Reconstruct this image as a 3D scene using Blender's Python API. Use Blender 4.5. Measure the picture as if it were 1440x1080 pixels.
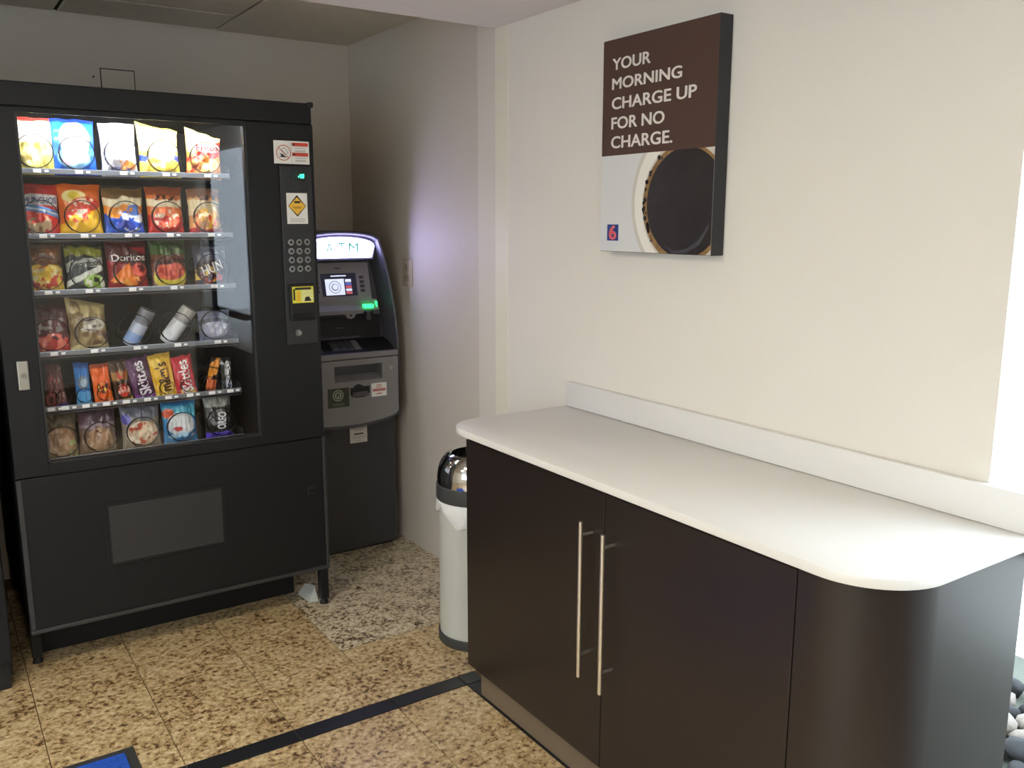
import bpy, bmesh, math, random
import numpy as np
from mathutils import Vector, Matrix

for o in list(bpy.data.objects):
    bpy.data.objects.remove(o)
scene = bpy.context.scene
COL = scene.collection
random.seed(7)

# ------------------------------------------------------------------ camera
cam_data = bpy.data.cameras.new('camera')
cam_data.sensor_fit = 'HORIZONTAL'
cam_data.sensor_width = 36.0
cam_data.lens = 30.94
cam_data.clip_start = 0.02
cam = bpy.data.objects.new('camera', cam_data)
COL.objects.link(cam)
YAW, PITCH, ROLL = math.radians(33.96), math.radians(-10.54), math.radians(0.07)
fw = Vector((math.sin(YAW) * math.cos(PITCH), math.cos(YAW) * math.cos(PITCH), math.sin(PITCH)))
rt = Vector((math.cos(YAW), -math.sin(YAW), 0))
up = rt.cross(fw)
rt2 = rt * math.cos(ROLL) + up * math.sin(ROLL)
up2 = up * math.cos(ROLL) - rt * math.sin(ROLL)
cam.matrix_world = Matrix(((rt2.x, up2.x, -fw.x, 0.0), (rt2.y, up2.y, -fw.y, 0.0),
                           (rt2.z, up2.z, -fw.z, 1.436), (0, 0, 0, 1)))
scene.camera = cam

# ------------------------------------------------------------------ light
world = bpy.data.worlds.new('overcast_sky')
scene.world = world
world.use_nodes = True
bg = world.node_tree.nodes['Background']
bg.inputs['Color'].default_value = (0.74, 0.87, 1.0, 1)
bg.inputs['Strength'].default_value = 2.4
FILL_LAMP = 22.0          # added fill lights in the lobby ceiling, out of view
VENDING_LAMP = 42.0
SIGN_LAMP = 9.0
scene.view_settings.view_transform = 'Standard'
scene.view_settings.look = 'None'
scene.view_settings.gamma = 1.0
scene.view_settings.use_curve_mapping = False
scene.view_settings.exposure = 1.7


# ------------------------------------------------------------------ materials
def lin(c):
    return tuple((x / 255 / 12.92) if x / 255 <= 0.04045 else ((x / 255 + 0.055) / 1.055) ** 2.4 for x in c)


MATS = {}


def mat(name, rgb, rough=0.5, metal=0.0, emit=None, strength=0.0, bump=0.0, bscale=60.0, var=0.0, vscale=4.0, spec=0.5, coat=0.0):
    """plain principled material with optional fine relief and slight colour variation (rgb in sRGB 0-255)"""
    if name in MATS:
        return MATS[name]
    m = bpy.data.materials.new(name)
    m.use_nodes = True
    nt = m.node_tree
    b = nt.nodes['Principled BSDF']
    c = (*lin(rgb), 1)
    b.inputs['Base Color'].default_value = c
    b.inputs['Roughness'].default_value = rough
    b.inputs['Metallic'].default_value = metal
    b.inputs['Specular IOR Level'].default_value = spec
    b.inputs['Coat Weight'].default_value = coat
    if emit:
        b.inputs['Emission Color'].default_value = (*lin(emit), 1)
        b.inputs['Emission Strength'].default_value = strength
    if bump or var:
        tc = nt.nodes.new('ShaderNodeTexCoord')
    if var:
        n = nt.nodes.new('ShaderNodeTexNoise')
        n.inputs['Scale'].default_value = vscale
        n.inputs['Detail'].default_value = 5
        nt.links.new(tc.outputs['Object'], n.inputs['Vector'])
        r = nt.nodes.new('ShaderNodeValToRGB')
        r.color_ramp.elements[0].position = 0.3
        r.color_ramp.elements[1].position = 0.7
        r.color_ramp.elements[0].color = tuple(x * (1 - var) for x in c[:3]) + (1,)
        r.color_ramp.elements[1].color = tuple(min(1, x * (1 + var)) for x in c[:3]) + (1,)
        nt.links.new(n.outputs['Fac'], r.inputs['Fac'])
        nt.links.new(r.outputs['Color'], b.inputs['Base Color'])
    if bump:
        n = nt.nodes.new('ShaderNodeTexNoise')
        n.inputs['Scale'].default_value = bscale
        n.inputs['Detail'].default_value = 3
        nt.links.new(tc.outputs['Object'], n.inputs['Vector'])
        bp = nt.nodes.new('ShaderNodeBump')
        bp.inputs['Strength'].default_value = bump
        bp.inputs['Distance'].default_value = 0.004
        nt.links.new(n.outputs['Fac'], bp.inputs['Height'])
        nt.links.new(bp.outputs['Normal'], b.inputs['Normal'])
    MATS[name] = m
    return m


def granite(name, stops, scale=1.0):
    m = bpy.data.materials.new(name)
    m.use_nodes = True
    nt = m.node_tree
    b = nt.nodes['Principled BSDF']
    tc = nt.nodes.new('ShaderNodeTexCoord')
    oi = nt.nodes.new('ShaderNodeObjectInfo')
    mul = nt.nodes.new('ShaderNodeMath'); mul.operation = 'MULTIPLY'; mul.inputs[1].default_value = 37.0
    add = nt.nodes.new('ShaderNodeVectorMath'); add.operation = 'ADD'
    nt.links.new(oi.outputs['Random'], mul.inputs[0])
    nt.links.new(tc.outputs['Object'], add.inputs[0])
    nt.links.new(mul.outputs[0], add.inputs[1])
    n1 = nt.nodes.new('ShaderNodeTexNoise')
    n1.inputs['Scale'].default_value = 62 * scale; n1.inputs['Detail'].default_value = 4; n1.inputs['Roughness'].default_value = 0.65
    n2 = nt.nodes.new('ShaderNodeTexNoise')
    n2.inputs['Scale'].default_value = 11 * scale; n2.inputs['Detail'].default_value = 3
    n3 = nt.nodes.new('ShaderNodeTexVoronoi')
    n3.inputs['Scale'].default_value = 95 * scale
    for n in (n1, n2, n3):
        nt.links.new(add.outputs[0], n.inputs['Vector'])
    r = nt.nodes.new('ShaderNodeValToRGB')
    els = r.color_ramp.elements
    while len(els) < len(stops):
        els.new(0.5)
    for e, (p, c) in zip(els, stops):
        e.position = p; e.color = (*lin(c), 1)
    m1 = nt.nodes.new('ShaderNodeMath'); m1.operation = 'MULTIPLY_ADD'
    m1.inputs[1].default_value = 0.35; m1.inputs[2].default_value = -0.175
    nt.links.new(n2.outputs['Fac'], m1.inputs[0])
    m2 = nt.nodes.new('ShaderNodeMath'); m2.operation = 'ADD'
    nt.links.new(n1.outputs['Fac'], m2.inputs[0]); nt.links.new(m1.outputs[0], m2.inputs[1])
    sx = nt.nodes.new('ShaderNodeSeparateColor')
    nt.links.new(n3.outputs['Color'], sx.inputs[0])
    m3 = nt.nodes.new('ShaderNodeMath'); m3.operation = 'MULTIPLY_ADD'
    m3.inputs[1].default_value = 0.16; m3.inputs[2].default_value = -0.08
    nt.links.new(sx.outputs[0], m3.inputs[0])
    m4 = nt.nodes.new('ShaderNodeMath'); m4.operation = 'ADD'
    nt.links.new(m2.outputs[0], m4.inputs[0]); nt.links.new(m3.outputs[0], m4.inputs[1])
    nt.links.new(m4.outputs[0], r.inputs['Fac'])
    nt.links.new(r.outputs['Color'], b.inputs['Base Color'])
    b.inputs['Roughness'].default_value = 0.32
    MATS[name] = m
    return m


def thin_glass(name, tint=(1, 1, 1), f0=0.04):
    """pane material: clear, with Schlick reflection that is the same from both sides of each face"""
    m = bpy.data.materials.new(name)
    m.use_nodes = True
    nt = m.node_tree
    nt.nodes.remove(nt.nodes['Principled BSDF'])
    out = nt.nodes['Material Output']
    tr = nt.nodes.new('ShaderNodeBsdfTransparent'); tr.inputs['Color'].default_value = (*tint, 1)
    gl = nt.nodes.new('ShaderNodeBsdfGlossy'); gl.inputs['Roughness'].default_value = 0.0
    lw = nt.nodes.new('ShaderNodeLayerWeight'); lw.inputs['Blend'].default_value = 0.5
    pw = nt.nodes.new('ShaderNodeMath'); pw.operation = 'POWER'; pw.inputs[1].default_value = 5.0
    ma = nt.nodes.new('ShaderNodeMath'); ma.operation = 'MULTIPLY_ADD'; ma.inputs[1].default_value = 1 - f0; ma.inputs[2].default_value = f0
    mx = nt.nodes.new('ShaderNodeMixShader')
    nt.links.new(lw.outputs['Facing'], pw.inputs[0]); nt.links.new(pw.outputs[0], ma.inputs[0]); nt.links.new(ma.outputs[0], mx.inputs[0])
    nt.links.new(tr.outputs[0], mx.inputs[1]); nt.links.new(gl.outputs[0], mx.inputs[2])
    nt.links.new(mx.outputs[0], out.inputs['Surface'])
    MATS[name] = m
    return m


def printed(name, rough=0.32, coat=0.0, metal=0.0):
    """print carried by the mesh's own colour attribute"""
    m = bpy.data.materials.new(name)
    m.use_nodes = True
    nt = m.node_tree
    b = nt.nodes['Principled BSDF']
    a = nt.nodes.new('ShaderNodeVertexColor'); a.layer_name = 'print'
    nt.links.new(a.outputs['Color'], b.inputs['Base Color'])
    b.inputs['Roughness'].default_value = rough
    b.inputs['Coat Weight'].default_value = coat
    b.inputs['Metallic'].default_value = metal
    MATS[name] = m
    return m


# walls and setting
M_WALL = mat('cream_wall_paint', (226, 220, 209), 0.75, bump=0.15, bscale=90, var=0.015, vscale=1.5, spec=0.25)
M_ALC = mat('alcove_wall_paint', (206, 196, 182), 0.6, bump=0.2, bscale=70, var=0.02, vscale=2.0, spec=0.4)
M_GUARD = mat('corner_guard_plastic', (230, 223, 203), 0.5)
M_CEIL = mat('soffit_paint', (226, 220, 214), 0.85, spec=0.2)
M_CTILE = mat('ceiling_tile', (216, 208, 192), 0.9, bump=0.5, bscale=240, var=0.03, vscale=20, spec=0.15)
M_GRID = mat('ceiling_gap', (60, 54, 46), 0.9)
M_GROUT = mat('grout', (104, 86, 62), 0.9)
M_GRAN = granite('beige_granite', [(0.28, (76, 56, 36)), (0.37, (130, 104, 70)), (0.45, (174, 147, 106)), (0.56, (192, 168, 126)), (0.68, (212, 192, 154))])
M_GRAN2 = granite('grey_granite', [(0.31, (74, 62, 46)), (0.40, (132, 116, 92)), (0.47, (182, 166, 136)), (0.57, (206, 192, 162)), (0.7, (222, 212, 188))], 1.1)
M_STRIP = mat('black_granite', (30, 31, 34), 0.3, var=0.25, vscale=120)
M_FRAME = mat('window_frame_metal', (52, 52, 56), 0.4, 0.5)
M_GLASS = thin_glass('window_glass')
M_VGLASS = thin_glass('vending_glass')
# furniture
M_LAM = mat('espresso_laminate', (37, 30, 28), 0.33, var=0.06, vscale=8, spec=0.5)
M_KICK = mat('toe_kick_vinyl', (112, 98, 80), 0.55, var=0.05, vscale=8)
M_WHITE = mat('white_solid_surface', (224, 221, 215), 0.28, spec=0.5)
M_STEEL = mat('brushed_nickel', (228, 224, 216), 0.3, 1.0)
M_CHROME = mat('chrome', (205, 205, 205), 0.08, 1.0)
M_BIN = mat('bin_enamel', (188, 190, 180), 0.45)
M_RUB = mat('dark_grey_plastic', (62, 64, 64), 0.5)
M_BAG = mat('white_liner', (226, 226, 224), 0.35)
# machines
M_BLK = mat('charcoal_powder_coat', (21, 22, 24), 0.5, bump=0.12, bscale=500, spec=0.32)
M_BLK2 = mat('control_panel_grey', (34, 35, 37), 0.45)
M_BLK3 = mat('matte_black', (16, 16, 17), 0.6)
M_FLAP = mat('flap_grey', (44, 44, 44), 0.55)
M_TRIM = mat('edge_trim', (52, 52, 53), 0.4)
M_INT = mat('cavity_liner', (40, 40, 42), 0.6)
M_RAIL = mat('shelf_rail', (120, 124, 130), 0.4, 0.3)
M_TRAY = mat('tray_metal', (58, 58, 60), 0.5, 0.4)
M_WIRE = mat('coil_wire', (20, 20, 20), 0.35, 0.6)
M_TAG = mat('price_tag_white', (238, 238, 236), 0.5)
M_STK = mat('sticker_white', (228, 226, 220), 0.5)
M_RED = mat('sticker_red', (200, 70, 48), 0.5)
M_INK = mat('ink_dark', (40, 36, 34), 0.6)
M_INKG = mat('ink_grey', (168, 162, 158), 0.6)
M_YEL = mat('sticker_amber', (232, 184, 60), 0.5)
M_LIME = mat('sticker_lime', (226, 216, 60), 0.5)
M_LIME2 = mat('sticker_pale_lime', (226, 226, 150), 0.5)
M_KEY = mat('key_metal', (150, 150, 146), 0.3, 0.8)
M_LOCK = mat('lock_plate', (170, 168, 160), 0.35, 0.6)
M_LED = mat('led_green', (60, 255, 190), 0.5, emit=(70, 255, 190), strength=0.5)
M_LEDBG = mat('led_window', (14, 34, 32), 0.15)
M_LAMPV = mat('vending_lamp', (255, 255, 255), 0.5, emit=(244, 248, 255), strength=VENDING_LAMP)
M_ATM = mat('atm_grey', (128, 126, 126), 0.5, bump=0.1, bscale=600)
M_ATMD = mat('atm_charcoal', (54, 55, 58), 0.45, bump=0.1, bscale=600)
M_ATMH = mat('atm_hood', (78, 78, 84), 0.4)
M_SIGN = mat('sign_face', (255, 255, 255), 0.4, emit=(190, 184, 255), strength=SIGN_LAMP)
M_SIGNT = mat('sign_letters', (30, 150, 130), 0.5, emit=(50, 170, 150), strength=0.22)
M_GREEN = mat('card_light', (60, 240, 110), 0.5, emit=(40, 250, 110), strength=1.1)
M_SCR = mat('screen_dark', (24, 25, 38), 0.3, emit=(22, 24, 44), strength=0.15)
M_SCRW = mat('screen_white', (220, 226, 240), 0.4, emit=(214, 224, 244), strength=0.26)
M_SCRG = mat('screen_grey', (90, 94, 104), 0.4, emit=(90, 94, 104), strength=0.2)
M_SCRB = mat('screen_blue', (90, 100, 180), 0.4, emit=(90, 100, 180), strength=0.2)
M_SCRR = mat('screen_red', (200, 90, 90), 0.4, emit=(200, 90, 100), strength=0.2)
M_DKGRN = mat('sticker_dark_green', (52, 58, 44), 0.5)
M_SAGE = mat('sticker_sage', (150, 160, 136), 0.5)
M_PINK = mat('sticker_pink_ink', (190, 120, 112), 0.5)
M_OUT = mat('outlet_plate', (190, 176, 150), 0.45)
# poster
M_PBRN = mat('poster_brown', (78, 55, 45), 0.5)
M_PTXT = mat('poster_text', (226, 220, 210), 0.55)
M_PWHT = mat('poster_white', (214, 214, 212), 0.5)
M_PEDGE = mat('poster_edge', (44, 44, 48), 0.6)
M_COF = mat('print_coffee', (36, 31, 30), 0.4, var=0.3, vscale=14)
M_CREMA = mat('print_crema', (140, 108, 66), 0.5, var=0.35, vscale=60)
M_CUP = mat('print_cup_rim', (232, 228, 218), 0.5)
M_CUPS = mat('print_cup_shade', (205, 198, 186), 0.5)
M_LBLUE = mat('logo_blue', (34, 62, 128), 0.5)
M_LRED = mat('logo_red', (214, 66, 74), 0.5)
# mat, outside
M_MATB = mat('blue_carpet', (46, 88, 186), 0.95, bump=1.0, bscale=300, var=0.2, vscale=90, spec=0.1)
M_MATK = mat('mat_rubber', (44, 46, 46), 0.8)
M_PAPER = mat('scrap_paper', (176, 178, 172), 0.7)
M_RK_W = mat('white_rock', (132, 124, 114), 0.8, var=0.2, vscale=14, bump=0.5, bscale=30)
M_RK_B = mat('black_rock', (15, 15, 17), 0.7, var=0.3, vscale=14, bump=0.5, bscale=30)
M_GND = mat('outside_paving', (84, 88, 78), 0.9, var=0.1, vscale=6)  # shade on the ground by the window is put into this dark colour
M_LAMPC = mat('downlight_diffuser', (255, 255, 255), 0.5, emit=(255, 246, 226), strength=FILL_LAMP)
M_FOIL = printed('printed_film', 0.3, 0.2)


# ------------------------------------------------------------------ geometry helpers
def T(loc):
    return Matrix.Translation(Vector(loc))


def thing(name, label, cat, loc=(0, 0, 0), group=None):
    o = bpy.data.objects.new(name, None)
    o.empty_display_size = 0.05
    COL.objects.link(o)
    o.location = loc
    o['label'] = label
    o['category'] = cat
    if group:
        o['group'] = group
    return o


def tag(o, label, cat, group=None):
    o['label'] = label
    o['category'] = cat
    if group:
        o['group'] = group
    return o


def struct(o):
    o['kind'] = 'structure'
    return o


def attach(o, parent):
    if parent is None:
        return o
    o.parent = parent
    if parent.type == 'EMPTY':
        o.matrix_parent_inverse = T(-Vector(parent.location))
    return o


def link(name, me, material=None, parent=None, smooth=False):
    if material is not None:
        me.materials.clear()
        me.materials.append(material)
    if smooth:
        for p in me.polygons:
            p.use_smooth = True
    o = bpy.data.objects.new(name, me)
    COL.objects.link(o)
    return attach(o, parent)


class MB:
    """collects shapes into one mesh"""

    def __init__(self):
        self.bm = bmesh.new()

    def box(self, x0, x1, y0, y1, z0, z1, bev=0.0, seg=2):
        r = bmesh.ops.create_cube(self.bm, size=1.0)
        vs = r['verts']
        for v in vs:
            v.co = Vector((x0 + (v.co.x + .5) * (x1 - x0), y0 + (v.co.y + .5) * (y1 - y0), z0 + (v.co.z + .5) * (z1 - z0)))
        if bev > 0:
            es = list({e for v in vs for e in v.link_edges})
            bmesh.ops.bevel(self.bm, geom=es, offset=bev, segments=seg, profile=0.5, affect='EDGES')
        return self

    def cyl(self, p, axis, r, h, n=20, r2=None, bev=0.0):
        """cylinder starting at p along axis"""
        a = Vector(axis).normalized()
        q = a.to_track_quat('Z', 'Y').to_matrix().to_4x4()
        m = T(Vector(p) + a * h / 2) @ q
        ret = bmesh.ops.create_cone(self.bm, cap_ends=True, segments=n, radius1=r, radius2=r if r2 is None else r2, depth=h, matrix=m)
        if bev > 0:
            es = [e for e in {e for v in ret['verts'] for e in v.link_edges} if len(e.link_faces) == 2 and any(len(f.verts) > 4 for f in e.link_faces)]
            bmesh.ops.bevel(self.bm, geom=es, offset=bev, segments=2, profile=0.5, affect='EDGES')
        return self

    def prism(self, pts, axis, a0, a1, bev=0.0, seg=2):
        """outline pts extruded along axis 'x','y' or 'z' from a0 to a1"""
        def P(p, a):
            return {'x': (a, p[0], p[1]), 'y': (p[0], a, p[1]), 'z': (p[0], p[1], a)}[axis]
        lo = [self.bm.verts.new(P(p, a0)) for p in pts]
        hi = [self.bm.verts.new(P(p, a1)) for p in pts]
        n = len(pts)
        f0 = self.bm.faces.new(lo)
        f1 = self.bm.faces.new(hi)
        fs = [f0, f1]
        for i in range(n):
            fs.append(self.bm.faces.new((lo[i], lo[(i + 1) % n], hi[(i + 1) % n], hi[i])))
        bmesh.ops.recalc_face_normals(self.bm, faces=fs)
        if bev > 0:
            es = list(set(f0.edges) | set(f1.edges))
            bmesh.ops.bevel(self.bm, geom=es, offset=bev, segments=seg, profile=0.5, affect='EDGES')
        return self

    def lathe(self, prof, c=(0, 0), n=40, close=False):
        """profile list of (r, z) turned about the vertical through c"""
        rings = []
        for r, z in prof:
            rings.append([self.bm.verts.new((c[0] + r * math.cos(2 * math.pi * k / n), c[1] + r * math.sin(2 * math.pi * k / n), z)) for k in range(n)])
        fs = []
        for a, b in zip(rings[:-1], rings[1:]):
            for k in range(n):
                fs.append(self.bm.faces.new((a[k], a[(k + 1) % n], b[(k + 1) % n], b[k])))
        if close:
            fs.append(self.bm.faces.new(rings[0][::-1]))
            fs.append(self.bm.faces.new(rings[-1]))
        bmesh.ops.recalc_face_normals(self.bm, faces=fs)
        return self

    def tube(self, pts, r, n=6):
        pts = [Vector(p) for p in pts]
        rings = []
        for i, p in enumerate(pts):
            d = (pts[min(i + 1, len(pts) - 1)] - pts[max(i - 1, 0)]).normalized()
            q = d.to_track_quat('Z', 'Y')
            rings.append([self.bm.verts.new(p + q @ Vector((r * math.cos(2 * math.pi * k / n), r * math.sin(2 * math.pi * k / n), 0))) for k in range(n)])
        for a, b in zip(rings[:-1], rings[1:]):
            # pick the twist that keeps rings aligned
            best = min(range(n), key=lambda s: (a[0].co - b[s].co).length)
            for k in range(n):
                self.bm.faces.new((a[k], a[(k + 1) % n], b[(k + 1 + best) % n], b[(k + best) % n]))
        self.bm.faces.new(rings[0][::-1])
        self.bm.faces.new(rings[-1])
        return self

    def faces(self, vs, fs):
        v = [self.bm.verts.new(p) for p in vs]
        for f in fs:
            self.bm.faces.new([v[i] for i in f])
        return self

    def mesh(self, name):
        me = bpy.data.meshes.new(name)
        self.bm.normal_update()
        self.bm.to_mesh(me)
        self.bm.free()
        return me

    def build(self, name, material, parent=None, smooth=False):
        o = link(name, self.mesh(name), material, parent)
        if smooth:
            for p in o.data.polygons:
                p.use_smooth = True
            o.data.set_sharp_from_angle(angle=math.radians(35))
        return o


def arc(cx, cy, r, a0, a1, n=12):
    return [(cx + r * math.cos(math.radians(a0 + (a1 - a0) * k / n)), cy + r * math.sin(math.radians(a0 + (a1 - a0) * k / n))) for k in range(n + 1)]


_tc = {}


def text2d(s, bold=0.0, extrude=0.0):
    """lettering as flat triangles: returns verts (x,y,z) with cap height 1 and faces"""
    key = (s, bold, extrude)
    if key in _tc:
        return _tc[key]
    cu = bpy.data.curves.new('lettering', 'FONT')
    cu.body = s
    cu.size = 1.0
    cu.offset = 0.0
    cu.extrude = extrude
    cu.resolution_u = 4
    ob = bpy.data.objects.new('lettering', cu)
    COL.objects.link(ob)
    dg = bpy.context.evaluated_depsgraph_get()
    me = bpy.data.meshes.new_from_object(ob.evaluated_get(dg))
    vs = [tuple(v.co) for v in me.vertices]
    fs = [tuple(p.vertices) for p in me.polygons]
    bpy.data.objects.remove(ob)
    bpy.data.meshes.remove(me)
    bpy.data.curves.remove(cu)
    cap = 0.69
    vs = [(x / cap, y / cap, z) for x, y, z in vs]
    if bold > 0:                      # heavier strokes: overlapping copies set off by the stroke gain
        d = bold * 1.25
        n = len(vs)
        v0, f0 = vs, fs
        sh = [(0, 0), (d, 0), (-d, 0), (0, d * .7), (0, -d * .7), (d * .7, d * .5), (-d * .7, d * .5), (d * .7, -d * .5), (-d * .7, -d * .5)]
        vs = [(x + a, y + b, k * 4e-5) for k, (a, b) in enumerate(sh) for x, y, z in v0]
        fs = [tuple(i + k * n for i in f) for k in range(len(sh)) for f in f0]
    _tc[key] = (vs, fs)
    return vs, fs


def text_on(name, s, origin, xdir, ydir, cap, material, parent, width=None, bold=0.0, lift=0.0008, thick=0.0006, center=False):
    """flat lettering on a plane: origin is the lower left of the first capital"""
    vs, fs = text2d(s, bold)
    xd, yd = Vector(xdir).normalized(), Vector(ydir).normalized()
    nd = xd.cross(yd)
    xs = [v[0] for v in vs]
    x0, x1 = min(xs), max(xs)
    sx = cap if width is None else width / (x1 - x0)
    off = (x0 + x1) / 2 if center else x0
    pts = [Vector(origin) + xd * ((v[0] - off) * sx) + yd * (v[1] * cap) + nd * (lift + v[2]) for v in vs]
    mb = MB()
    mb.faces(pts, fs)
    return mb.build(name, material, parent)


def plate(name, origin, xdir, ydir, w, h, t, material, parent, bev=0.0, rot=0.0):
    """thin slab: origin = lower left back corner, xdir/ydir in plane, t thickness along normal"""
    xd, yd = Vector(xdir).normalized(), Vector(ydir).normalized()
    nd = xd.cross(yd)
    mb = MB()
    mb.box(-w / 2, w / 2, -h / 2, h / 2, 0, t, bev, 2)
    R = Matrix(((xd.x, yd.x, nd.x, 0), (xd.y, yd.y, nd.y, 0), (xd.z, yd.z, nd.z, 0), (0, 0, 0, 1)))
    mb.bm.transform(T(Vector(origin) + xd * w / 2 + yd * h / 2) @ R @ Matrix.Rotation(rot, 4, 'Z'))
    return mb.build(name, material, parent)


def shape2d(name, pts, origin, xdir, ydir, material, parent, lift=0.001, hole=None, thick=0.0):
    """flat printed shape: outline points in plane coordinates; optional hole outline with the same point count makes a ring"""
    xd, yd = Vector(xdir).normalized(), Vector(ydir).normalized()
    nd = xd.cross(yd)
    P = lambda p: Vector(origin) + xd * p[0] + yd * p[1] + nd * lift
    mb = MB()
    n = len(pts)
    if hole:
        mb.faces([P(p) for p in pts] + [P(p) for p in hole], [(i, (i + 1) % n, n + (i + 1) % n, n + i) for i in range(n)])
    else:
        mb.faces([P(p) for p in pts], [tuple(range(n))])
    return mb.build(name, material, parent)


def circ(cx, cy, rx, ry=None, n=36):
    ry = rx if ry is None else ry
    return [(cx + rx * math.cos(2 * math.pi * k / n), cy + ry * math.sin(2 * math.pi * k / n)) for k in range(n)]


XP, YP, ZP = Vector((1, 0, 0)), Vector((0, 1, 0)), Vector((0, 0, 1))

# ------------------------------------------------------------------ the room
XW = 1.735          # poster wall plane
XA = 1.747          # alcove side wall plane
YB = 3.948          # back wall plane
YP0 = 2.68          # where the lobby meets the alcove
ZS = 2.083           # lobby ceiling
ZA = 2.22           # alcove ceiling
XL, YF = -2.4, -2.4
WY0, WY1, WTOP = -0.62, 0.870, 1.90   # storefront window in the right wall

# floor: grout bed and granite tiles
floor = struct(MB().box(XL, 1.9, YF, YB, -0.05, -0.004).build('floor', M_GROUT))
strip_y0, strip_y1 = 2.191, 2.256
xj = [1.373 - 0.0] + [1.367 - 0.3 * k for k in range(1, 13)]
xs_edges = sorted({round(1.367 - 0.3 * k, 4) for k in range(0, 13)})
meshes = {}


def tile(x0, x1, y0, y1, material, name='tile'):
    g = 0.0013
    w, h = round(x1 - x0, 4), round(y1 - y0, 4)
    key = (w, h, material.name)
    if key not in meshes:
        mb = MB()
        mb.box(-w / 2 + g, w / 2 - g, -h / 2 + g, h / 2 - g, -0.012, 0.0)
        top = [e for e in mb.bm.edges if all(v.co.z > -0.001 for v in e.verts)]
        bmesh.ops.bevel(mb.bm, geom=top, offset=0.0012, segments=1, affect='EDGES')
        me = mb.mesh('tile')
        me.materials.append(material)
        meshes[key] = me
    o = bpy.data.objects.new(name, meshes[key])
    COL.objects.link(o)
    o.parent = floor
    o.location = ((x0 + x1) / 2, (y0 + y1) / 2, 0)
    return o


y_rows = [(strip_y0 - 0.3 * (k + 1), strip_y0 - 0.3 * k) for k in range(0, 8)]
for (y0, y1) in y_rows:
    for a, b in zip(xs_edges[1:-1] if y0 < 0.3 else xs_edges[:-1], xs_edges[2:] if y0 < 0.3 else xs_edges[1:]):
        if b <= 1.10:
            tile(a, b, y0, y1, M_GRAN)
    tile(1.067, 1.307, y0, y1, M_GRAN)
    tile(1.307, 1.372, y0, y1, M_STRIP, 'border_strip')
for a, b in zip(xs_edges[:-1], xs_edges[1:]):
    tile(a, b if b < 1.2 else 1.307, strip_y0, strip_y1, M_STRIP, 'border_strip')
tile(1.307, 1.372, strip_y0, strip_y1, M_STRIP, 'border_strip')
back_rows = [(2.256, 2.62)] + [(2.62 + 0.3 * k, 2.62 + 0.3 * (k + 1)) for k in range(4)]
for i, (y0, y1) in enumerate(back_rows):
    for a, b in list(zip(xs_edges[:-1], xs_edges[1:])) + [(1.367, 1.667)]:
        tile(a, b, y0, y1, M_GRAN2 if (i > 0 and a > 1.0) else M_GRAN)
    tile(1.667, 1.76, y0, y1, M_GRAN2 if i > 0 else M_GRAN)

# back wall with a patched access panel
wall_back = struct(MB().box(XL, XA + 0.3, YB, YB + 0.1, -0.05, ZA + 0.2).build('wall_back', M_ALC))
ap = MB()
ap.box(0.690, 0.812, YB - 0.004, YB, 1.86, 2.024, 0.001, 1)
ap.build('access_panel', M_ALC, wall_back)
gp = MB()
for (a, b, c, d) in ((0.686, 0.816, 2.024, 2.028), (0.686, 0.69, 1.87, 2.028), (0.812, 0.8155, 1.87, 2.028)):
    gp.box(a, b, YB - 0.0015, YB, c, d)
gp.build('panel_gap', M_GRID, wall_back)
MB().cyl((0.661, YB, 1.992), (0, -1, 0), 0.004, 0.003, 10).build('screw_hole', M_GRID, wall_back)

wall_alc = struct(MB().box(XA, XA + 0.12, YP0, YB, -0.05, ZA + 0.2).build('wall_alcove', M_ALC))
MB().box(XA - 0.0025, XA, YP0 - 0.02, 2.815, 0.0, ZA, 0.001, 1).build('end_panel', mat('alcove_end_paint', (220, 211, 198), 0.65, spec=0.3), wall_alc)
# poster wall: solid from the alcove to the storefront window, a lintel over it, and on
wr = MB()
wr.prism([(XW, WY1), (XW, YP0), (XW + 0.06, YP0), (XW + 0.06, WY1 + 0.045)], 'z', -0.05, ZS + 0.2)   # splayed reveal
wr.box(XW, XW + 0.06, YF, WY0, -0.05, ZS + 0.2)
wr.box(XW, XW + 0.06, WY0, WY1, WTOP, ZS + 0.2)
wall_right = struct(wr.build('wall_right', M_WALL))
trim = struct(MB().box(XW - 0.002, XW + 0.012, YP0 - 0.078, YP0 + 0.002, 0, ZS, 0.0018, 2).build('trim_1', M_GUARD))
# left wall with an unseen window opening added for fill light, front wall closed
wl = MB()
LW0, LW1, LZ0, LZ1 = -2.0, 1.3, 0.75, 1.98
wl.box(XL - 0.1, XL, YF, LW0, -0.05, ZA + 0.2)
wl.box(XL - 0.1, XL, LW1, YB, -0.05, ZA + 0.2)
wl.box(XL - 0.1, XL, LW0, LW1, -0.05, LZ0)
wl.box(XL - 0.1, XL, LW0, LW1, LZ1, ZA + 0.2)
struct(wl.build('wall_left', M_WALL))
struct(MB().box(XL, XW + 0.1, YF - 0.1, YF, -0.05, ZA + 0.2).build('wall_front', M_WALL))
# lobby ceiling (a dropped soffit) and tiled alcove ceiling
struct(MB().box(XL, XW + 0.1, YF, YP0, ZS, ZS + 0.2).build('ceiling', M_CEIL))
ceil2 = struct(MB().box(XL, XA + 0.1, YP0 - 0.02, YB, ZA + 0.008, ZA + 0.08).build('ceiling_alcove', M_GRID))
ceil2['kind'] = 'structure'


def ctile(x0, x1, y0, y1):
    MB().box(x0, x1, y0, y1, ZA, ZA + 0.012, 0.002, 1).build('ceiling_tile', M_CTILE, ceil2)


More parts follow.
